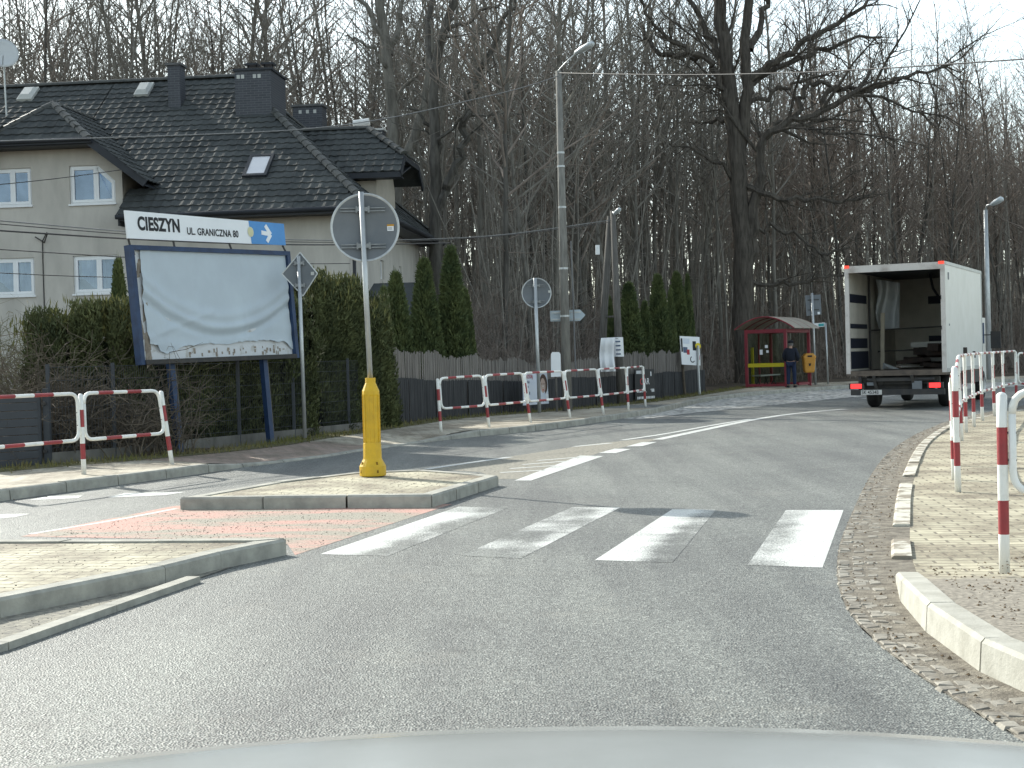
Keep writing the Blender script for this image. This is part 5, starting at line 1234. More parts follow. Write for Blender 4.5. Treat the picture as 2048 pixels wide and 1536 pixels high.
pane('glass_pane', [S(LL, .06, .14), S(LL, EE - .06, .14), S(LL, EE - .06, SH - .15), S(LL, .06, SH - .15)], X['shelter_glass'])
pane('glass_pane', [S(.06, EE, .14), S(LL - .06, EE, .14), S(LL - .06, EE, SH - .15), S(.06, EE, SH - .15)], X['shelter_glass'])
b = MB(); b.beam(S(0 - .01, .06, .88), S(-.01, EE - .06, .88), .01, .15, (0, 0, 1)); b.beam(S(LL * .1, EE + .02, .88), S(LL - .06, EE + .02, .88), .01, .15); b.beam(S(.8, EE + .03, 0), S(.8, EE + .03, 1.6), .12, .01, (0, 1, 0)); b.obj('yellow_band', X['bandyellow'], root)
b = MB(); b.beam(S(.3, EE - .3, .46), S(LL - .3, EE - .3, .46), .36, .05); bn = b.obj('bench', X['galv'], root)
b = MB()
for l in (.5, 1.5, 2.5): b.beam(S(l, EE - .15, 0), S(l, EE - .4, .44), .04, .04, ld); b.beam(S(l, EE - .4, 0), S(l, EE - .25, .44), .04, .04, ld)
b.obj('bench_leg', X['steel_dark'], bn)
b = MB()
for l, e, z, w_, h_ in ((-.02, 1.0, 1.4, .12, .2), (-.02, .78, 1.62, .12, .12), (-.02, .74, 1.42, .1, .1)): b.beam(S(l, e - w_ / 2, z), S(l, e + w_ / 2, z), .004, h_)
b.obj('notice', X['sign_white'], root)
# bin
bp = gd(1619, 771, .13); root = thing('litter_bin', 'orange plastic litter bin with an open hood beside the bus shelter', 'litter bin', bp); b = MB()
q = at(1618, 745, bp.y); bc = V((q.x, q.y, q.z)); w0, w1 = .21, .25
def ring(z, s, sy): return [bc + V((x * s, y * sy, z)) for x, y in ((-1, -1), (-.8, -1.15), (.8, -1.15), (1, -1), (1, 1), (-1, 1))]
vs = ring(0, .17, .14) + ring(.06, .20, .16) + ring(.58, .245, .2) + ring(.59, .26, .21) + ring(.65, .26, .21) + ring(.78, .15, .15)
b.add(vs, [(i * 6 + j, i * 6 + (j + 1) % 6, (i + 1) * 6 + (j + 1) % 6, (i + 1) * 6 + j) for i in range(5) for j in range(6)] + [(5, 4, 3, 2, 1, 0), (30, 31, 32, 33, 34, 35)]); b.obj('bin_body', X['orange'], root)
b = MB(); b.beam(bc + V((-.09, -.232, .66)), bc + V((.09, -.232, .66)), .03, .07); b.add([bc + V((x, -.226 + .0, z)) for x, z in ((-.03, .25), (.03, .28), (.05, .4), (0, .36), (-.05, .38))], [(0, 1, 2, 3, 4)]); b.obj('opening', X['black'], root)
b = MB(); b.tube([V((bc.x + .08, bc.y + .1, .1)), V((bc.x + .08, bc.y + .1, bc.z + .6))], .035, 8); b.obj('stand', X['shelter_red'], root)
# stop sign and name plate
sp0 = gd(1631, 769, .13); root = thing('stop_sign', 'square grey sign back on a pole behind the bus shelter', 'traffic sign', sp0)
b = MB(); b.tube([sp0, at(1624, 586, sp0.y)], .05, 10); b.obj('pole', X['galv'], root, True)
b = MB(); P4 = [at(x, y, sp0.y + .08) for x, y in ((1613, 632), (1643, 629), (1641, 589), (1610, 591))]; b.slab(P4, (0, .02, 0)); pl = b.obj('sign_plate', X['signback'], root)
b = MB()
for y in (600, 620): b.beam(at(1616, y, sp0.y + .05), at(1638, y - 1, sp0.y + .05), .03, .03)
b.obj('clamp', X['steel_dark'], root); b = MB(); b.bb(*[f for f in (at(1638, 626, sp0.y).x - .05, at(1638, 626, sp0.y).x + .05, sp0.y + .06, sp0.y + .07, at(1638, 626, sp0.y).z - .05, at(1638, 626, sp0.y).z + .05)]); b.obj('sticker', X['sign_white'], pl)
np0 = gd(1656, 768, .13); root = thing('stop_name_sign', 'white and turquoise bus stop flag on a thin post, rightmost at the stop', 'bus stop sign', np0)
b = MB(); b.tube([np0, at(1651, 646, np0.y)], .04, 8); b.obj('pole', X['galv'], root, True)
b = MB(); P4 = [at(x, y, np0.y) for x, y in ((1612, 656), (1650, 653), (1650, 645), (1612, 648))]; b.slab(P4, (0, .05, 0)); pl = b.obj('flag', X['sign_white'], root); b = MB(); P4 = [at(x, y, np0.y - .01) for x, y in ((1637, 653), (1648, 652), (1648, 646.5), (1637, 647.5))]; b.poly(P4); b.obj('turquoise_field', X['turq'], pl)

# ------------------------------------------------------------------ person
def skin_mesh(name, pts, edges, rad, m, parent, sub=2):
    me = bpy.data.meshes.new('skel'); me.from_pydata([tuple(p) for p in pts], edges, []); o_ = bpy.data.objects.new('skel', me); col.objects.link(o_)
    md = o_.modifiers.new('s', 'SKIN')
    for i, r_ in enumerate(rad): me.skin_vertices[0].data[i].radius = r_ if isinstance(r_, tuple) else (r_, r_)
    me.skin_vertices[0].data[0].use_root = True
    sd_ = o_.modifiers.new('u', 'SUBSURF'); sd_.levels = sub; sd_.render_levels = sub
    dg = bpy.context.evaluated_depsgraph_get(); m2 = bpy.data.meshes.new_from_object(o_.evaluated_get(dg)); bpy.data.objects.remove(o_)
    m2.materials.clear(); m2.materials.append(m); m2.polygons.foreach_set('use_smooth', [True] * len(m2.polygons)); r2 = bpy.data.objects.new(name, m2); col.objects.link(r2); r2.parent = parent; return r2
pp = gd(1583, 775, .13); pp.z = .13
per = thing('person', 'person in a dark jacket and jeans standing with back turned at the bus shelter', 'person', pp, rz=math.radians(-20))
J = [(0, 0, .98), (0, 0, 1.15), (0, -.01, 1.36), (0, -.01, 1.5), (0, .02, 1.58), (0, .04, 1.68), (0, .03, 1.78),
     (-.19, 0, 1.46), (-.27, -.04, 1.2), (-.22, .16, 1.02), (-.17, .2, .97), (.19, 0, 1.46), (.29, -.06, 1.2), (.23, .14, 1.02), (.17, .19, .97),
     (-.1, 0, .92), (-.11, .02, .5), (-.12, -.02, .09), (-.13, .14, .04), (.1, 0, .92), (.12, .03, .5), (.13, -.01, .09), (.15, .15, .04)]
Ed = [(0, 1), (1, 2), (2, 3), (3, 4), (4, 5), (5, 6), (2, 7), (7, 8), (8, 9), (9, 10), (2, 11), (11, 12), (12, 13), (13, 14), (0, 15), (15, 16), (16, 17), (17, 18), (0, 19), (19, 20), (20, 21), (21, 22)]
Rb = [(.15, .1), (.15, .1), (.17, .11), .06, .06, .095, .08, .06, .05, .04, .035, .06, .05, .04, .035, .085, .06, .045, .035, .085, .06, .045, .035]
skin_mesh('body', J, Ed, Rb, X['skin'], per)
jk = list(range(0, 4)) + list(range(7, 10)) + list(range(11, 14)); ix = {k: i for i, k in enumerate(jk)}
skin_mesh('jacket', [J[k] for k in jk], [(ix[a], ix[e]) for a, e in Ed if a in ix and e in ix], [(.21, .15), (.21, .15), (.23, .15), .09, .09, .08, .065, .09, .08, .065], X['navy'], per)
tk = [0, 15, 16, 17, 19, 20, 21]; ix = {k: i for i, k in enumerate(tk)}
skin_mesh('trousers', [J[k] for k in tk], [(ix[a], ix[e]) for a, e in Ed if a in ix and e in ix], [(.17, .13), .11, .085, .07, .11, .085, .07], X['jeans'], per)
for s_ in (-1, 1):
    b = MB(); b.box((s_ * .135, .06, .045), (.1, .29, .09)); b.obj('shoe', X['black'], per, local=True)
b = MB(); b.lathe([(.001, .0), (.11, .0), (.118, .03), (.1, .09), (.05, .12), (.001, .125)], (0, .035, 1.72), 14); b.obj('cap', X['hat'], per, True, local=True)
b = MB(); b.lathe([(.102, 0), (.108, .06), (.105, .1)], (0, .03, 1.62), 14); b.obj('hair', X['hair'], per, True, local=True)

# ------------------------------------------------------------------ truck (local: x right, y forward, z up; origin at rear left ground)
tr0 = V((8.49, 38.0, 0)); hd = math.radians(25.6)
truck = thing('box_truck', 'white box truck with open empty back and red tail lights', 'truck', tr0, rz=-hd)
TW, TLn, TZ0, TZ1 = 2.46, 6.0, .92, 3.62
def T(b, name, mats, parent=None, smooth=False): return b.obj(name, mats, parent or truck, smooth, local=True)
b = MB(); b.bb(0, .035, .05, TLn, TZ0, TZ1); b.bb(TW - .035, TW, .05, TLn, TZ0, TZ1); b.bb(.035, TW - .035, .05, TLn, TZ1 - .05, TZ1 - .002); b.bb(.035, TW - .035, TLn - .04, TLn - .002, TZ0 + .1, TZ1 - .05); bx = T(b, 'cargo_box', X['box_white'])
b = MB(); b.beam((TW + .001, .06, TZ1 - .02), (TW + .001, TLn, TZ1 - .02), .03, .08, mi=0); b.beam((TW + .001, .06, TZ0 + .03), (TW + .001, TLn, TZ0 + .03), .03, .1, mi=0); b.bb(TW - .02, TW + .012, TLn - .05, TLn + .01, TZ0, TZ1, 0); T(b, 'corner_trim', X['galv'], bx)
b = MB(); b.bb(TW + .001, TW + .006, .45, .62, 3.2, 3.38); b.bb(TW + .001, TW + .01, .5, .56, 2.05, 2.1); T(b, 'side_label', X['signback'], bx)
b = MB(); b.bb(0 - .005, .1, -.03, .05, TZ0 - .02, TZ1 + .005); b.bb(TW - .1, TW + .005, -.03, .05, TZ0 - .02, TZ1 + .005); b.bb(.1, TW - .1, -.03, .05, TZ1 - .17, TZ1 + .003); rf_ = T(b, 'rear_frame', X['box_dirty'], bx)
b = MB(); b.bb(.0, .12, -.045, -.031, TZ1 - .05, TZ1 + .02); b.bb(TW - .14, TW, -.045, -.031, TZ1 - .05, TZ1 + .02); T(b, 'marker_light', X['marker'], rf_)
b = MB()
for z in (1.95, 2.7): b.bb(TW - .105, TW - .085, -.04, -.031, z, z + .1)
T(b, 'latch', X['steel_dark'], rf_)
b = MB(); b.bb(.037, .05, .06, TLn - .06, TZ0 + .06, TZ1 - .06); b.bb(TW - .05, TW - .037, .06, TLn - .06, TZ0 + .06, TZ1 - .06); b.bb(.05, TW - .05, TLn - .06, TLn - .045, TZ0 + .1, TZ1 - .06); T(b, 'inner_lining', X['box_in'], bx)
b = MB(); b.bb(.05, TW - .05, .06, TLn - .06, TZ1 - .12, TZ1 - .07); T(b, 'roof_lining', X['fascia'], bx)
b = MB(); b.bb(.0, TW, -.02, TLn, TZ0 - .08, TZ0 + .05); T(b, 'floor', X['box_floor'], bx)
b = MB()
for z, h_ in ((2.72, .22), (1.55, .26)): b.bb(.05, .06, .1, 2.2, z, z + h_); b.bb(TW - .06, TW - .05, .1, TLn - .1, z, z + h_); b.bb(1.0, TW - .06, TLn - .075, TLn - .06, z + .05, z + .05 + h_)
b.bb(.05, .058, .1, 2.3, TZ0 + .1, TZ0 + .55); b.bb(.05, .062, .1, 2.2, 2.06, 2.18); T(b, 'cargo_rail', X['rail_navy'], bx)
b = MB(); b.tube([(.08, 2.6, 2.02), (TW - .06, 2.6, 2.08)], .022, 6); b.tube([(.08, 3.4, 1.45), (TW - .06, 3.4, 1.5)], .022, 6); b.tube([(.1, 2.35, TZ1 - .15), (.1, 2.35, TZ0 + .05)], .03, 6); T(b, 'load_bar', X['steel_dark'], bx)
b = MB(); b.tube([(1.55, 3.2, TZ1 - .12), (1.62, 3.2, 3.1), (1.85, 3.25, 2.72)], .035, 6); T(b, 'strap', X['black'], bx)
sheet = MB(); nu = 18
for j in range(nu + 1):
    for i in range(nu + 1):
        u, v_ = i / nu, j / nu; sheet.v.append((.16 + .62 * u + .05 * math.sin(v_ * 7) * (1 - u), 2.9 + .16 * math.sin(u * 9 + v_ * 2) + .1 * u, 3.4 - 1.35 * v_ - .12 * u * (1 - v_)))
for j in range(nu):
    for i in range(nu): a = j * (nu + 1) + i; sheet.f.append((a, a + 1, a + nu + 2, a + nu + 1)); sheet.m.append(0)
sh_ = sheet.obj('plastic_sheet', X['foil'], None, True); sh_.location = tr0; sh_.rotation_euler = (0, 0, -hd); tag(sh_, 'crumpled translucent plastic sheet hanging inside the open truck box', 'plastic sheet')
def inside(name, label, cat, b, m):
    o_ = b.obj(name, m); o_.location = tr0; o_.rotation_euler = (0, 0, -hd); return tag(o_, label, cat)
b = MB(); b.box((.46, 2.2, 1.72), (.1, .05, 1.5), 0, Matrix.Rotation(math.radians(1.5), 3, 'Y')); inside('wooden_plank', 'upright pale plank inside the truck box, left of the load', 'plank', b, mat('pale_wood', (.42, .38, .30), (.34, .31, .25), 3., .8))
b = MB(); rq = random.Random(5)
for i in range(26): b.box((1.1 + rq.uniform(0, 1.1), 2.4 + rq.uniform(0, 2), TZ0 + .12 + rq.uniform(0, .5)), (rq.uniform(.3, .9), rq.uniform(.3, .8), rq.uniform(.08, .2)), 0, Matrix.Rotation(rq.uniform(-.4, .4), 3, 'Z') @ Matrix.Rotation(rq.uniform(-.15, .15), 3, 'Y'))
inside('folded_blankets', 'heap of dark brown folded blankets on the truck floor', 'blankets', b, X['load'])
b = MB(); b.box((1.65, 3.9, 1.62), (1.5, .3, .14), 0, Matrix.Rotation(-.02, 3, 'Y')); b.box((1.75, 3.6, 1.2), (1.2, .3, .1)); inside('stacked_boards', 'pale boards lying across the load in the truck', 'boards', b, X['skylight'])
b = MB()
q_ = [(rq.gauss(.75, .12), 1.5 + rq.gauss(0, .1), TZ0 + .06 + abs(rq.gauss(0, .07))) for _ in range(14)]
bm = bmesh.new(); [bm.verts.new(p) for p in q_]; bmesh.ops.convex_hull(bm, input=bm.verts[:]); me = bpy.data.meshes.new('crumpled_bag'); bm.to_mesh(me); bm.free(); me.materials.append(X['foil']); o_ = bpy.data.objects.new('crumpled_bag', me); col.objects.link(o_); o_.location = tr0; o_.rotation_euler = (0, 0, -hd); tag(o_, 'small crumpled plastic bag at the rear edge of the truck floor', 'bag')
b = MB()
for x in (.75, 1.6): b.bb(x, x + .12, .1, TLn + 1.2, .62, TZ0 - .09)
b.bb(.3, TW - .2, .15, .3, .62, .8); b.bb(.28, .36, .02, .12, .5, .85); b.bb(.62, 1.72, .0, .1, .70, .78); b.tube([(.5, .05, .74), (TW - .3, .05, .74)], .05, 8)
for x in (.68, 1.62): b.beam((x, -.03, .84), (x + .05, .1, .42), .07, .09, (0, 1, 0))
b.bb(.35, TW - .35, .3, .4, .45, .62); T(b, 'chassis', X['steel_dark'])
b = MB(); b.bb(.1, TW - .05, -.06, .05, .36, .50); bu = T(b, 'bumper_bar', X['steel_dark'])
for x0 in (.1, TW - .42):
    b = MB(); b.bb(x0 - .05, x0 + .33, -.03, .1, .515, .66, 1); b.bb(x0, x0 + .27, -.05, -.031, .53, .645, 0); T(b, 'tail_light', [X['tail'], X['steel_dark']])
b = MB(); b.bb(.36, .88, -.075, -.062, .37, .49); pl = T(b, 'number_plate', X['plate'])
text('SK 4534B', .125, (.38, -.078, .392), (1, 0, 0), (0, 0, 1), X['black'], pl, 'lettering', .001, local=True, xs=.82)
b = MB(); b.bb(1.62, 1.86, -.02, .0, .46, .70); T(b, 'mud_flap', X['signback']); b = MB(); b.bb(.5, .72, .0, .02, .6, .68); T(b, 'metal_plate', X['signback'])
def wheel(x, y, r_=.43, wd=.27, inner=False):
    b = MB(); q = MB(); q.lathe([(.001, -wd / 2), (r_ * .6, -wd / 2), (r_ * .9, -wd / 2), (r_, -wd / 2 + .05), (r_, wd / 2 - .05), (r_ * .9, wd / 2), (r_ * .6, wd / 2), (.001, wd / 2 - .06)], (0, 0, 0), 28); A_ = Matrix.Rotation(math.pi / 2, 3, 'Y'); b.add([A_ @ V(p) + V((x, y, r_)) for p in q.v], q.f)
    wo_ = T(b, 'wheel', X['tyre'], None, True); b = MB(); q = MB(); q.lathe([(.001, 0), (r_ * .3, 0), (r_ * .55, .03), (r_ * .58, .05)], (0, 0, 0), 18); sx_ = 1 if x > TW / 2 else -1; A_ = Matrix.Rotation(sx_ * math.pi / 2, 3, 'Y'); b.add([A_ @ V(p) + V((x + sx_ * (wd / 2 - .02), y, r_)) for p in q.v], q.f); T(b, 'rim', X['galv'], wo_)
wheel(.32, 1.7); wheel(TW - .32, 1.7); wheel(.24, 6.55); wheel(TW - .2, 6.55)
b = MB(); b.bb(.15, TW - .15, 6.15, 7.7, .55, 2.35); b.slab([(.15, 6.15, 2.35), (TW - .15, 6.15, 2.35), (TW - .25, 7.2, 2.6), (.25, 7.2, 2.6)], (0, 0, -.1)); cbn = T(b, 'cab', X['box_white'])
b = MB(); b.bb(TW - .149, TW - .14, 6.6, 7.4, 1.6, 2.2); T(b, 'side_window', X['pane'], cbn)
b = MB(); b.bb(TW + .02, TW + .30, 7.5, 7.58, 1.45, 1.95); b.beam((TW - .16, 7.5, 1.85), (TW + .1, 7.52, 1.85), .03, .03); T(b, 'mirror', X['steel_dark'], cbn)
b = MB(); b.bb(TW - .02, TW + .02, 2.4, 5.2, .55, .85); b.bb(-.02, .02, 2.4, 5.2, .55, .85); T(b, 'side_guard', X['steel_dark'])

# ------------------------------------------------------------------ own car bonnet
car = thing('car', 'silver grey bonnet of a car at the very bottom, nearest the camera', 'car', V((0, 1.2, 0)))
b = MB(); nx, ny = 40, 26
def bz(x, t):
    e = x / .76; y = 1.0 + 1.25 * t - .05 * e * e * t
    z = .992 - .048 * t - .034 * e * e - .35 * max(0, t - .94) ** 1.15 * 3; z += .005 * math.exp(-((abs(e) - .6) / .08) ** 2) * (1 - t); return y, z
for j in range(ny + 1):
    for i in range(nx + 1):
        x = .98 * (i / nx * 2 - 1); y, z = bz(x, j / ny * 1.12); b.v.append((x, y, z))
for j in range(ny):
    for i in range(nx): a = j * (nx + 1) + i; b.f.append((a, a + 1, a + nx + 2, a + nx + 1)); b.m.append(0)
b.obj('bonnet', X['bonnet'], car, True)
b = MB(); P_ = [(.98 * (i / 12 * 2 - 1), *bz(.98 * (i / 12 * 2 - 1), 1.12)) for i in range(13)]; b.strip([V(p) for p in P_], [V((p[0], p[1] + .05, .3)) for p in P_]); b.obj('bumper', X['bonnet'], car, True)

# ------------------------------------------------------------------ trees
def tubes_np(T_, n):
    """list of (pts list, radii list) -> MB"""
    b = MB()
    for pts, rr_ in T_: b.tube(pts, rr_, n, cap=False)
    return b
def grow(r, start, d, L, r0_, nseg, wob, up):
    P = [start]; d = d.normalized()
    for i in range(nseg):
        d = (d + V((r.gauss(0, wob), r.gauss(0, wob), r.gauss(0, wob) + up))).normalized(); P.append(P[-1] + d * (L / nseg))
    return P, [max(.006, r0_ * (1 - .82 * i / nseg)) for i in range(nseg + 1)]
def side_dir(r, ax, ang):
    a = V((r.gauss(0, 1), r.gauss(0, 1), r.gauss(0, 1))); a = (a - ax * a.dot(ax)).normalized(); return (ax * math.cos(ang) + a * math.sin(ang)).normalized()
def sub(r, P, R, out, fine, depth, dens, lf, up, wob):
    L = sum((b - a).length for a, b in zip(P, P[1:])); k = max(2, int(dens * (L ** .8)))
    for _ in range(k):
        f = r.uniform(.2, 1.) * (len(P) - 1); i = min(len(P) - 2, int(f)); p = P[i].lerp(P[i + 1], f - i); ax = (P[i + 1] - P[i]).normalized(); rr_ = R[i] * .6
        q = grow(r, p, side_dir(r, ax, r.uniform(.45, .95)), L * lf * r.uniform(.5, 1.15) * (1.15 - .5 * f / len(P)), min(rr_, .012 * L * lf + .006), 4 if depth > 1 else 3, wob, up)
        (out if depth > 1 else fine).append(q)
        if depth > 1: sub(r, q[0], q[1], out, fine, depth - 1, dens, lf, up, wob)
def forest_tree(seed, Hh, r0_, first=.38, n1=34, dens=1.5, fork=False):
    r = random.Random(seed); trunk, out, fine = [], [], []
    P, R = grow(r, V((0, 0, -.3)), V((r.gauss(0, .02), r.gauss(0, .02), 1)), Hh, r0_, 12, .045, .03); R = [max(.02, r0_ * (1 - i / 12.6) ** .75) for i in range(13)]; trunk.append((P, R))
    if fork:
        i = 4; q = grow(r, P[i], side_dir(r, V((0, 0, 1)), .35), Hh * .62, R[i] * .8, 9, .06, .08); trunk.append(q)
        sub(r, q[0], q[1], out, fine, 2, 1.6, .2, .05, .13)
    for k in range(n1):
        f = first + (1 - first) * (k / n1) ** .9; i = min(11, int(f * 12)); p = P[i].lerp(P[i + 1], f * 12 - i); a = k * 2.4 + r.uniform(-.6, .6); el_ = r.uniform(.5, 1.0)
        d = V((math.cos(a) * math.cos(el_), math.sin(a) * math.cos(el_), math.sin(el_))); L = Hh * (.10 + .20 * (1 - f) / (1 - first)) * r.uniform(.6, 1.2)
        q = grow(r, p, d, L, min(R[i] * .55, .016 * L + .01), 5, .12, .07); out.append(q); sub(r, q[0], q[1], out, fine, 1 if L < 2 else 2, dens, .36, .06, .16)
    for k in range(16):     # dead lower branches
        f = r.uniform(.1, first); i = int(f * 12); a = r.uniform(0, 6.3); q = grow(r, P[i].lerp(P[i + 1], f * 12 - i), V((math.cos(a), math.sin(a), r.uniform(-.1, .7))), r.uniform(.6, 2.6), .018, 4, .15, .03); out.append(q); sub(r, q[0], q[1], out, fine, 1, 2., .4, .05, .2)
    return trunk, out, fine
def protos(specs, bark, twig):
    L = []
    for s in specs:
        t_, o_, f_ = forest_tree(*s[0], **s[1]); tb = tubes_np(t_, 8); cb2 = tubes_np(o_, 4); fb = tubes_np(f_, 3); cb2.add(fb.v, fb.f)
        mt = bpy.data.meshes.new('trunk'); mt.from_pydata(tb.v, [], tb.f); mt.materials.append(bark); mt.polygons.foreach_set('use_smooth', [True] * len(mt.polygons)); mc = bpy.data.meshes.new('crown'); mc.from_pydata(cb2.v, [], cb2.f); mc.materials.append(twig); L.append((mt, mc))
    return L
PA = protos([((11, 22, .125), dict(dens=1.7)), ((12, 24, .15), dict(fork=True, dens=1.7)), ((13, 20, .10), dict(first=.45, dens=1.7)), ((14, 23, .115), dict(first=.5, n1=30, dens=1.7)), ((15, 21, .12), dict(first=.3, n1=42, dens=1.7))], X['bark'], X['twig'])
PBk = protos([((21, 21, .105), dict(first=.32, n1=44, dens=2.1)), ((22, 19, .095), dict(first=.28, n1=44, dens=2.1, fork=True)), ((23, 20, .11), dict(first=.25, n1=46, dens=2.1))], X['bark_dark'], X['twig_red'])
PBi = protos([((31, 18, .10), dict(first=.5, n1=26)), ((32, 17, .085), dict(first=.45, n1=26))], X['birch'], X['twig_red'])
def pxof(x, y): return 1024 + FPX * x / y
rt_ = random.Random(99); spots = []
def ok_spot(x, y, px):
    s = sdist(x, y)
    if s < 3.2: return False
    if px < 900: return y > 61
    if px < 1010: return y > 50 and s > 9
    return s > 5.5
tries = 0
while len(spots) < 880 and tries < 60000:
    tries += 1
    Y = math.sqrt(rt_.uniform(46 ** 2, 190 ** 2)) if rt_.random() < .62 else rt_.uniform(46, 100); px = rt_.uniform(-160, 2230); x = (px - 1024) / FPX * Y
    if not ok_spot(x, Y, px): continue
    if px < 950 and rt_.random() < .3: continue
    if px >= 950 and rt_.random() < .1: continue
    md = 1.6 if Y < 80 else 2.1
    if any((x - a) ** 2 + (Y - e) ** 2 < md * md for a, e, _ in spots): continue
    spots.append((x, Y, px))
spots.sort(key=lambda s: s[1])
near_s, far_s = spots[:285], spots[285:]
REG = [(900, 'tall bare slim tree in the wood behind the house roof', 'bare trees behind the house'), (1440, 'tall bare slim tree in the wood between the house roof corner and the oak', 'bare trees between house and oak'), (9999, 'bare reddish twigged tree in the wood behind or right of the oak', 'bare trees right of the oak')]
for (x, y, px) in near_s:
    lab, grp = next((a, g_) for lim, a, g_ in REG if px < lim); birch = rt_.random() < (.10 if px > 1400 else .03)
    if birch: lab, grp, pr = 'thin white barked birch trunk among the dark trees', 'birches in the wood', rt_.choice(PBi)
    elif px > 1440: pr = rt_.choice(PBk if rt_.random() < .75 else PA)
    else: pr = rt_.choice(PA if rt_.random() < .8 else PBk)
    sc_ = rt_.uniform(.82, 1.15) * (1 - .12 * sm(1650, 2050, px)) * (.95 if px < 900 else 1)
    root = thing('birch_tree' if birch else 'bare_tree', lab, 'tree', V((x, y, hgt(x, y) - .1)), grp, rt_.uniform(0, 6.28)); root.scale = (sc_, sc_, sc_)
    for nm, me in (('trunk', pr[0]), ('crown', pr[1])):
        o_ = bpy.data.objects.new(nm, me); col.objects.link(o_); o_.parent = root
# far wood as one mass, with fewer twigs
fw_ = MB(); FPm = []
for sd_ in range(5):
    t_, o_, f_ = forest_tree(50 + sd_, 22, .15, first=.32, n1=22, dens=.7); m_ = tubes_np(t_, 5); q = tubes_np(o_ + f_, 3); m_.add(q.v, q.f); FPm.append((np.array(m_.v), m_.f))
allv, allf, off_ = [], [], 0
for (x, y, px) in far_s:
    va, fa = FPm[rt_.randrange(5)]; a = rt_.uniform(0, 6.28); s_ = rt_.uniform(.8, 1.1) * (.9 if px < 900 else 1); R_ = np.array([[math.cos(a), -math.sin(a), 0], [math.sin(a), math.cos(a), 0], [0, 0, 1]]) * s_
    allv.append(va @ R_.T + np.array([x, y, hgt(x, y) - .2])); allf += [tuple(i + off_ for i in f) for f in fa]; off_ += len(va)
me = bpy.data.meshes.new('far_woods'); me.from_pydata(np.concatenate(allv).tolist(), [], allf); me.materials.append(X['twig']); o_ = bpy.data.objects.new('far_woods', me); col.objects.link(o_); tag(o_, 'deep mass of bare trunks and twigs far back in the wood', 'woods', kind='stuff')
# undergrowth
ug = MB(); cnt = 0
while cnt < 9000:
    Y = rt_.uniform(42, 100); px = rt_.uniform(880, 2200); x = (px - 1024) / FPX * Y; s = sdist(x, Y)
    if s < 1.6 or (s < 3 and rt_.random() < .5) or (px < 1400 and s < 2.4): continue
    cnt += 1; hh = rt_.uniform(.8, 4.2) * (1 if s > 5 else .5); p = V((x, Y, hgt(x, Y) - .05)); q = grow(rt_, p, V((rt_.gauss(0, .3), rt_.gauss(0, .3), 1)), hh, rt_.uniform(.008, .02), 4, .14, .02); ug.tube(q[0], q[1], 3, cap=False)
    for _ in range(4): i = rt_.randint(1, 3); w2 = grow(rt_, q[0][i], V((rt_.gauss(0, 1), rt_.gauss(0, 1), .6)), hh * rt_.uniform(.15, .4), .007, 2, .2, 0); ug.tube(w2[0], w2[1], 3, cap=False)
yt = MB(); cnt = 0
while cnt < 2100:
    Y = rt_.uniform(50, 125); px = rt_.uniform(-100, 2200); x = (px - 1024) / FPX * Y; s = sdist(x, Y)
    if s < 5 or (px < 900 and (Y < 62 or rt_.random() < .6)) or (px < 1010 and Y < 54): continue
    cnt += 1; hh = rt_.uniform(5, 14); p = V((x, Y, hgt(x, Y) - .1)); q = grow(rt_, p, V((rt_.gauss(0, .06), rt_.gauss(0, .06), 1)), hh, rt_.uniform(.025, .06), 7, .05, .03); yt.tube(q[0], q[1], 4, cap=False)
    for _ in range(9): i = rt_.randint(1, 6); a = rt_.uniform(0, 6.28); w2 = grow(rt_, q[0][i], V((math.cos(a), math.sin(a), rt_.uniform(.2, 1.4))), hh * rt_.uniform(.08, .2), .011, 3, .12, .05); yt.tube(w2[0], w2[1], 3, cap=False)
tag(yt.obj('thicket', X['twig']), 'thin young bare saplings crowding between the trunks of the wood', 'saplings', kind='stuff')
tag(ug.obj('undergrowth', X['twig_red']), 'brown leafless saplings and brush at the foot of the wood', 'undergrowth', kind='stuff')

# traced big trees
def big_tree(name, label, Y, limbs, seed, bark, twig, dens=1.5, spread=2.0, lf=.34):
    r = random.Random(seed); x0, y0 = limbs[0][0][0]; bp_ = at(x0, y0, Y); root = thing(name, label, 'tree', V((bp_.x, bp_.y, hgt(bp_.x, bp_.y) - .1)))
    trunk, out, fine = [], [], []
    for pts, w0, w1, main in limbs:
        dd = r.uniform(-spread, spread) * (0 if main else 1); P = []
        for i, (a, e) in enumerate(pts): P.append(at(a, e, Y + dd * i / max(1, len(pts) - 1)))
        if pts is limbs[0][0]: P[0].z = min(P[0].z, hgt(bp_.x, bp_.y) - .15)
        Q = resample(smoothline(P, 2), n=max(6, 3 * len(P))); k = len(Q)
        jt = .05 if main else .08; Q = [Q[0]] + [q + V((r.gauss(0, jt), r.gauss(0, jt), r.gauss(0, jt))) for q in Q[1:]]
        R_ = [(w0 + (w1 - w0) * i / (k - 1)) / FPX * Y / 2 for i in range(k)]; (trunk if main else out).append((Q, R_)); up_ = Q if not main else Q[int(k * .45):]; ur = R_ if not main else R_[int(k * .45):]
        sub(r, up_, ur, out, fine, 3 if not main else 2, dens, lf, .03, .2)
    tb = tubes_np(trunk, 14); tb.obj('trunk', bark, root, True)
    cb2 = tubes_np(out, 6); fb = tubes_np(fine, 3); cb2.add(fb.v, fb.f); cb2.obj('crown', twig, root)
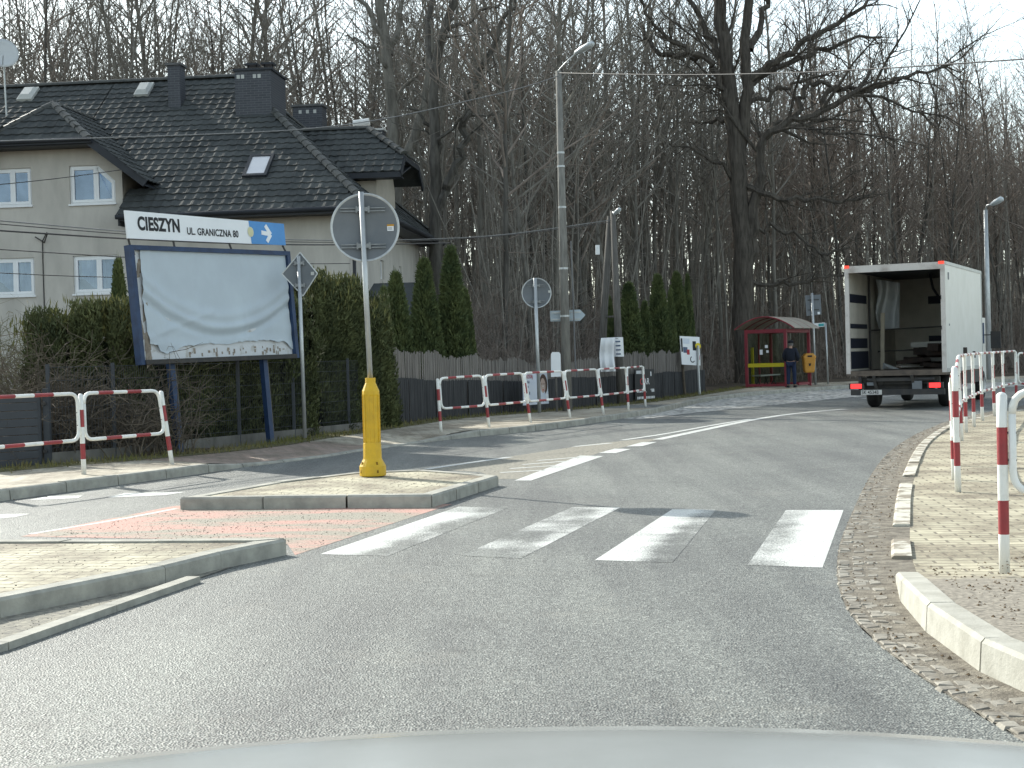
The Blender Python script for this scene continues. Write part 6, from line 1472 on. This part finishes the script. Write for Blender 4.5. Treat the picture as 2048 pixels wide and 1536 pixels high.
big_tree('oak_tree', 'huge gnarled bare oak with wide crooked limbs behind the bus shelter', 66, [
    ([(1492, 760), (1490, 620), (1484, 500), (1478, 380), (1468, 270), (1458, 170), (1444, 60), (1432, -60), (1425, -220)], 47, 18, 1),
    ([(1496, 520), (1508, 430), (1520, 330), (1532, 265), (1580, 244), (1640, 226), (1700, 190), (1760, 172), (1840, 142), (1900, 130)], 26, 5, 0),
    ([(1480, 330), (1492, 200), (1490, 100), (1498, 20), (1510, -90), (1520, -200)], 27, 12, 1),
    ([(1464, 250), (1440, 160), (1410, 108), (1350, 96), (1325, 70), (1300, 40), (1285, -10)], 18, 5, 0), ([(1400, 108), (1345, 110), (1300, 100), (1280, 50)], 14, 6, 0),
    ([(1450, 120), (1420, 80), (1400, 40), (1375, -10), (1370, -60)], 17, 7, 0), ([(1495, 165), (1540, 130), (1590, 95), (1640, 70), (1700, 30), (1750, -10)], 18, 6, 0),
    ([(1495, 180), (1525, 150), (1600, 120), (1680, 85), (1760, 70)], 15, 5, 0), ([(1500, 100), (1520, 55), (1530, 5), (1560, -40)], 17, 8, 0), ([(1490, 215), (1545, 185), (1600, 160), (1650, 150)], 12, 4, 0),
    ([(1545, 262), (1602, 225), (1606, 170), (1618, 165), (1650, 170), (1700, 185)], 16, 6, 0), ([(1640, 226), (1655, 180), (1690, 175), (1740, 180), (1790, 165)], 12, 5, 0), ([(1480, 250), (1430, 240), (1390, 242)], 12, 4, 0),
    ([(1490, 372), (1520, 385), (1560, 402), (1610, 398), (1700, 405), (1760, 380)], 15, 4, 0), ([(1500, 460), (1550, 455), (1600, 470), (1640, 510), (1700, 500)], 12, 4, 0), ([(1478, 360), (1440, 330), (1400, 300), (1340, 290)], 10, 3, 0), ([(1500, 560), (1560, 575), (1620, 560), (1680, 545), (1730, 560)], 11, 4, 0)], 5, X['oak_bark'], X['oak_bark'], 2.7, lf=.42)
big_tree('beech_tree', 'large forked grey tree rising right behind the roof corner', 57.5, [
    ([(806, 740), (802, 560), (796, 430), (790, 300), (782, 180), (772, 90), (760, 20), (750, -80)], 36, 16, 1), ([(802, 335), (832, 270), (850, 200), (862, 140), (860, 60), (866, -40)], 22, 10, 1),
    ([(776, 100), (752, 50), (722, 0), (700, -60)], 14, 6, 0), ([(780, 110), (800, 40), (815, -30)], 14, 6, 0), ([(784, 160), (760, 110), (720, 80), (690, 70)], 10, 4, 0), ([(788, 210), (815, 165), (850, 120), (890, 90)], 9, 3, 0)], 8, X['bark'], X['bark'], 1.4)
big_tree('ash_tree', 'dark two stemmed tree left of the concrete pole with an arching right limb', 54, [
    ([(880, 760), (876, 600), (872, 450), (868, 330), (866, 220), (866, 140), (880, 80), (905, 20), (930, -60)], 34, 14, 1), ([(878, 420), (900, 350), (925, 300), (938, 220), (945, 180), (970, 120), (1000, 60), (1030, 0)], 20, 8, 0),
    ([(868, 160), (856, 90), (860, 20), (850, -50)], 16, 7, 0), ([(895, 60), (940, 40), (985, 18), (1010, -10)], 10, 4, 0), ([(866, 260), (830, 220), (800, 200)], 8, 3, 0), ([(870, 320), (900, 260), (930, 230), (960, 190)], 9, 3, 0)], 9, X['bark_dark'], X['bark_dark'], 1.4)
